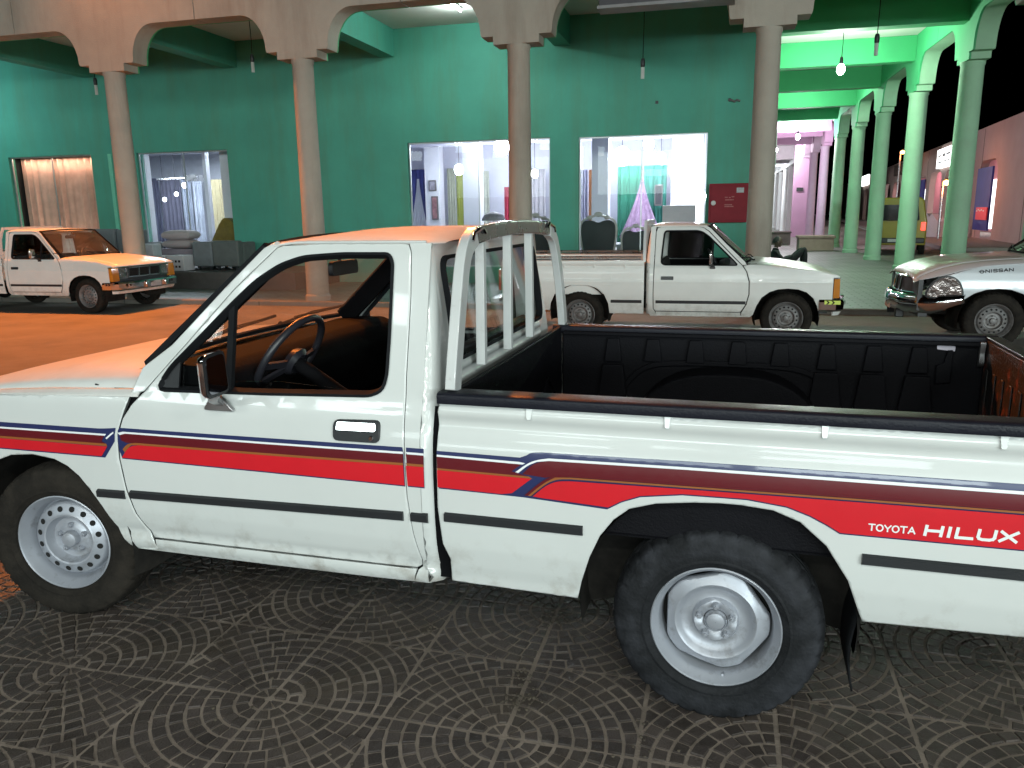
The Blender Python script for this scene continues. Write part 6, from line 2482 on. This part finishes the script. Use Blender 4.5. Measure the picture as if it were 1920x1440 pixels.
on_opp('shop_sign', 'unlit brown shop sign on the pink wall between two lit ones', 'shop sign', [(29.5, 34.5, .02, .22, 4.2, 5.05)], mat('sign_brown', (.10, .07, .055), .6, var=.3, scale=3), 'shop signs across the street')
for t in (2, 13, 24, 35, 48):
    q = OP + Vector((sin(D3A), cos(D3A), 0)) * t + Vector((cos(D3A), -sin(D3A), 0)) * 1.6
    point((q.x, q.y, 3.9), 150, (1.0, .55, .62), .2)
# sodium lanterns along the far street
sod = mat('sodium_lit', (1, .5, .1), .3, emit=(1.0, .42, .10), estr=30)
for (x, y, z, lab) in ((29.0, 60, 5.56, 'orange street lamp glowing above the far pink roofline'), (20.3, 37.5, 2.7, 'orange street lamp glowing beside the third green column')):
    e = empty('street_lamp', (x, y, ZR))
    tag(e, lab, 'street lamp', 'orange lamps across the street')
    G().tube([(0, .3, 0), (0, .3, z + .1), (0, .0, z + .2)], .06, 8).build('pole', satin, e)
    G().sphere((0, 0, z), .15, .15, .11).build('lantern', sod, e)
    point((x - .1, y - .4, z - .3), 90, SODIUM, .2)
# far pavement in front of that row
o = G().box(-9, 150, .0, 3.0, -.2, .12).build('far_pavement', mat('far_paving', (.22, .19, .17), .85, var=.15), None, smooth=False)
o.location, o.rotation_euler = OP, (0, 0, pi / 2 - D3A)
struct(o)
# white statuette pots / cartons standing on that pavement
for i, (t, lab) in enumerate(((4.6, 'white pointed stall panel on the far pavement, left one'), (3.0, 'white pointed stall panel on the far pavement, right one'))):
    g = G().prism([(-.42, 0), (.42, 0), (.42, .75), (0, 1.15), (-.42, .75)], lambda u, v, tt: (u, -.25 + .5 * tt, v))
    o = g.build('stall_panel', mat('panel_white', (.6, .6, .6), .6, var=.08), None, smooth=False)
    q = OP + Vector((sin(D3A), cos(D3A), 0)) * t + Vector((-cos(D3A), sin(D3A), 0)) * 1.6
    o.location, o.rotation_euler = (q.x, q.y, .12), (0, 0, pi / 2 - D3A + .6)
    tag(o, lab, 'stall panel', 'white panels across the street')

# ------------------------------------------------------------------ yellow van and a far white car
def van(loc, rz, label):
    e = empty('van', loc, rz)
    tag(e, label, 'van')
    ym = mat('yellow_paint', (.24, .19, .010), .3, coat=.4, var=.06)
    hw = .92
    sec = [(-hw, .35), (-hw, 1.15), (-hw + .05, 1.35), (-hw + .14, 1.86), (-hw + .26, 1.96), (hw - .26, 1.96), (hw - .14, 1.86), (hw - .05, 1.35), (hw, 1.15), (hw, .35)]
    g = G()
    vs, fs = [], []
    st = [(-2.15, .97, .0), (-2.10, 1.0, .0), (0.2, 1.0, 0), (.9, .99, -.05), (1.5, .96, -.42), (2.1, .93, -.95), (2.35, .88, -1.0)]
    n = len(sec)
    for (x, sc, dz) in st:
        for (y, z) in sec:
            k = max(0, (z - .9) / 1.06)
            vs.append((x, y * sc, z + dz * k))
    for i in range(len(st) - 1):
        for j in range(n):
            fs.append((i * n + j, i * n + (j + 1) % n, (i + 1) * n + (j + 1) % n, (i + 1) * n + j))
    fs += [tuple(range(n)), tuple((len(st) - 1) * n + j for j in reversed(range(n)))]
    g.add(vs, fs)
    g.build('van_body', ym, e, bev=.03)
    G().prism(rounded([(-.68, 1.18), (.68, 1.18), (.60, 1.72), (-.60, 1.72)], .06, 3), lambda u, v, t: (-2.155 - .02 * t, u, v)).build('rear_window', g_dark if False else mat('dark_glass', (.01, .01, .012), .1), e, smooth=False)
    for sy in (1, -1):
        G().prism(rounded([(-1.8, 1.20), (.7, 1.20), (.55, 1.70), (-1.75, 1.70)], .06, 3), lambda u, v, t: (u, sy * (hw - .07 + .015 * t - (v - 1.2) * .14), v)).build('side_window', MATS['dark_glass'], e, smooth=False)
        G().box(-2.19, -2.15, sy * .74, sy * .88, .85, 1.12).build('tail_lamp', mat('tail_lit', (.6, .02, .02), .2, emit=(1, .06, .04), estr=3), e, bev=.01)
        for x in (-1.35, 1.40):
            w = empty('wheel', (x, sy * (hw - .10), .34), 0, e)
            t_ = tyre_mesh(.34, .10, .205, 40)
            t_.build('tyre', tyre_brown, w)
            G().lathe([(.205, .06 * sy), (.18, .04 * sy), (.10, .06 * sy), (.001, .06 * sy)], 24).build('rim', rim_old, w)
    G().box(-2.26, -2.14, -.88, .88, .42, .60).build('rear_bumper', trim, e, bev=.03)
    G().box(-2.268, -2.262, -.26, .26, .46, .56).build('number_plate', mat('number_plate', (.42, .40, .40), .4), e, smooth=False)
    return e


vd = E2 * .97 + E1 * .2
van((14.35, 29.6, ZR), atan2(vd.y, vd.x), 'yellow van seen from behind between the green columns')
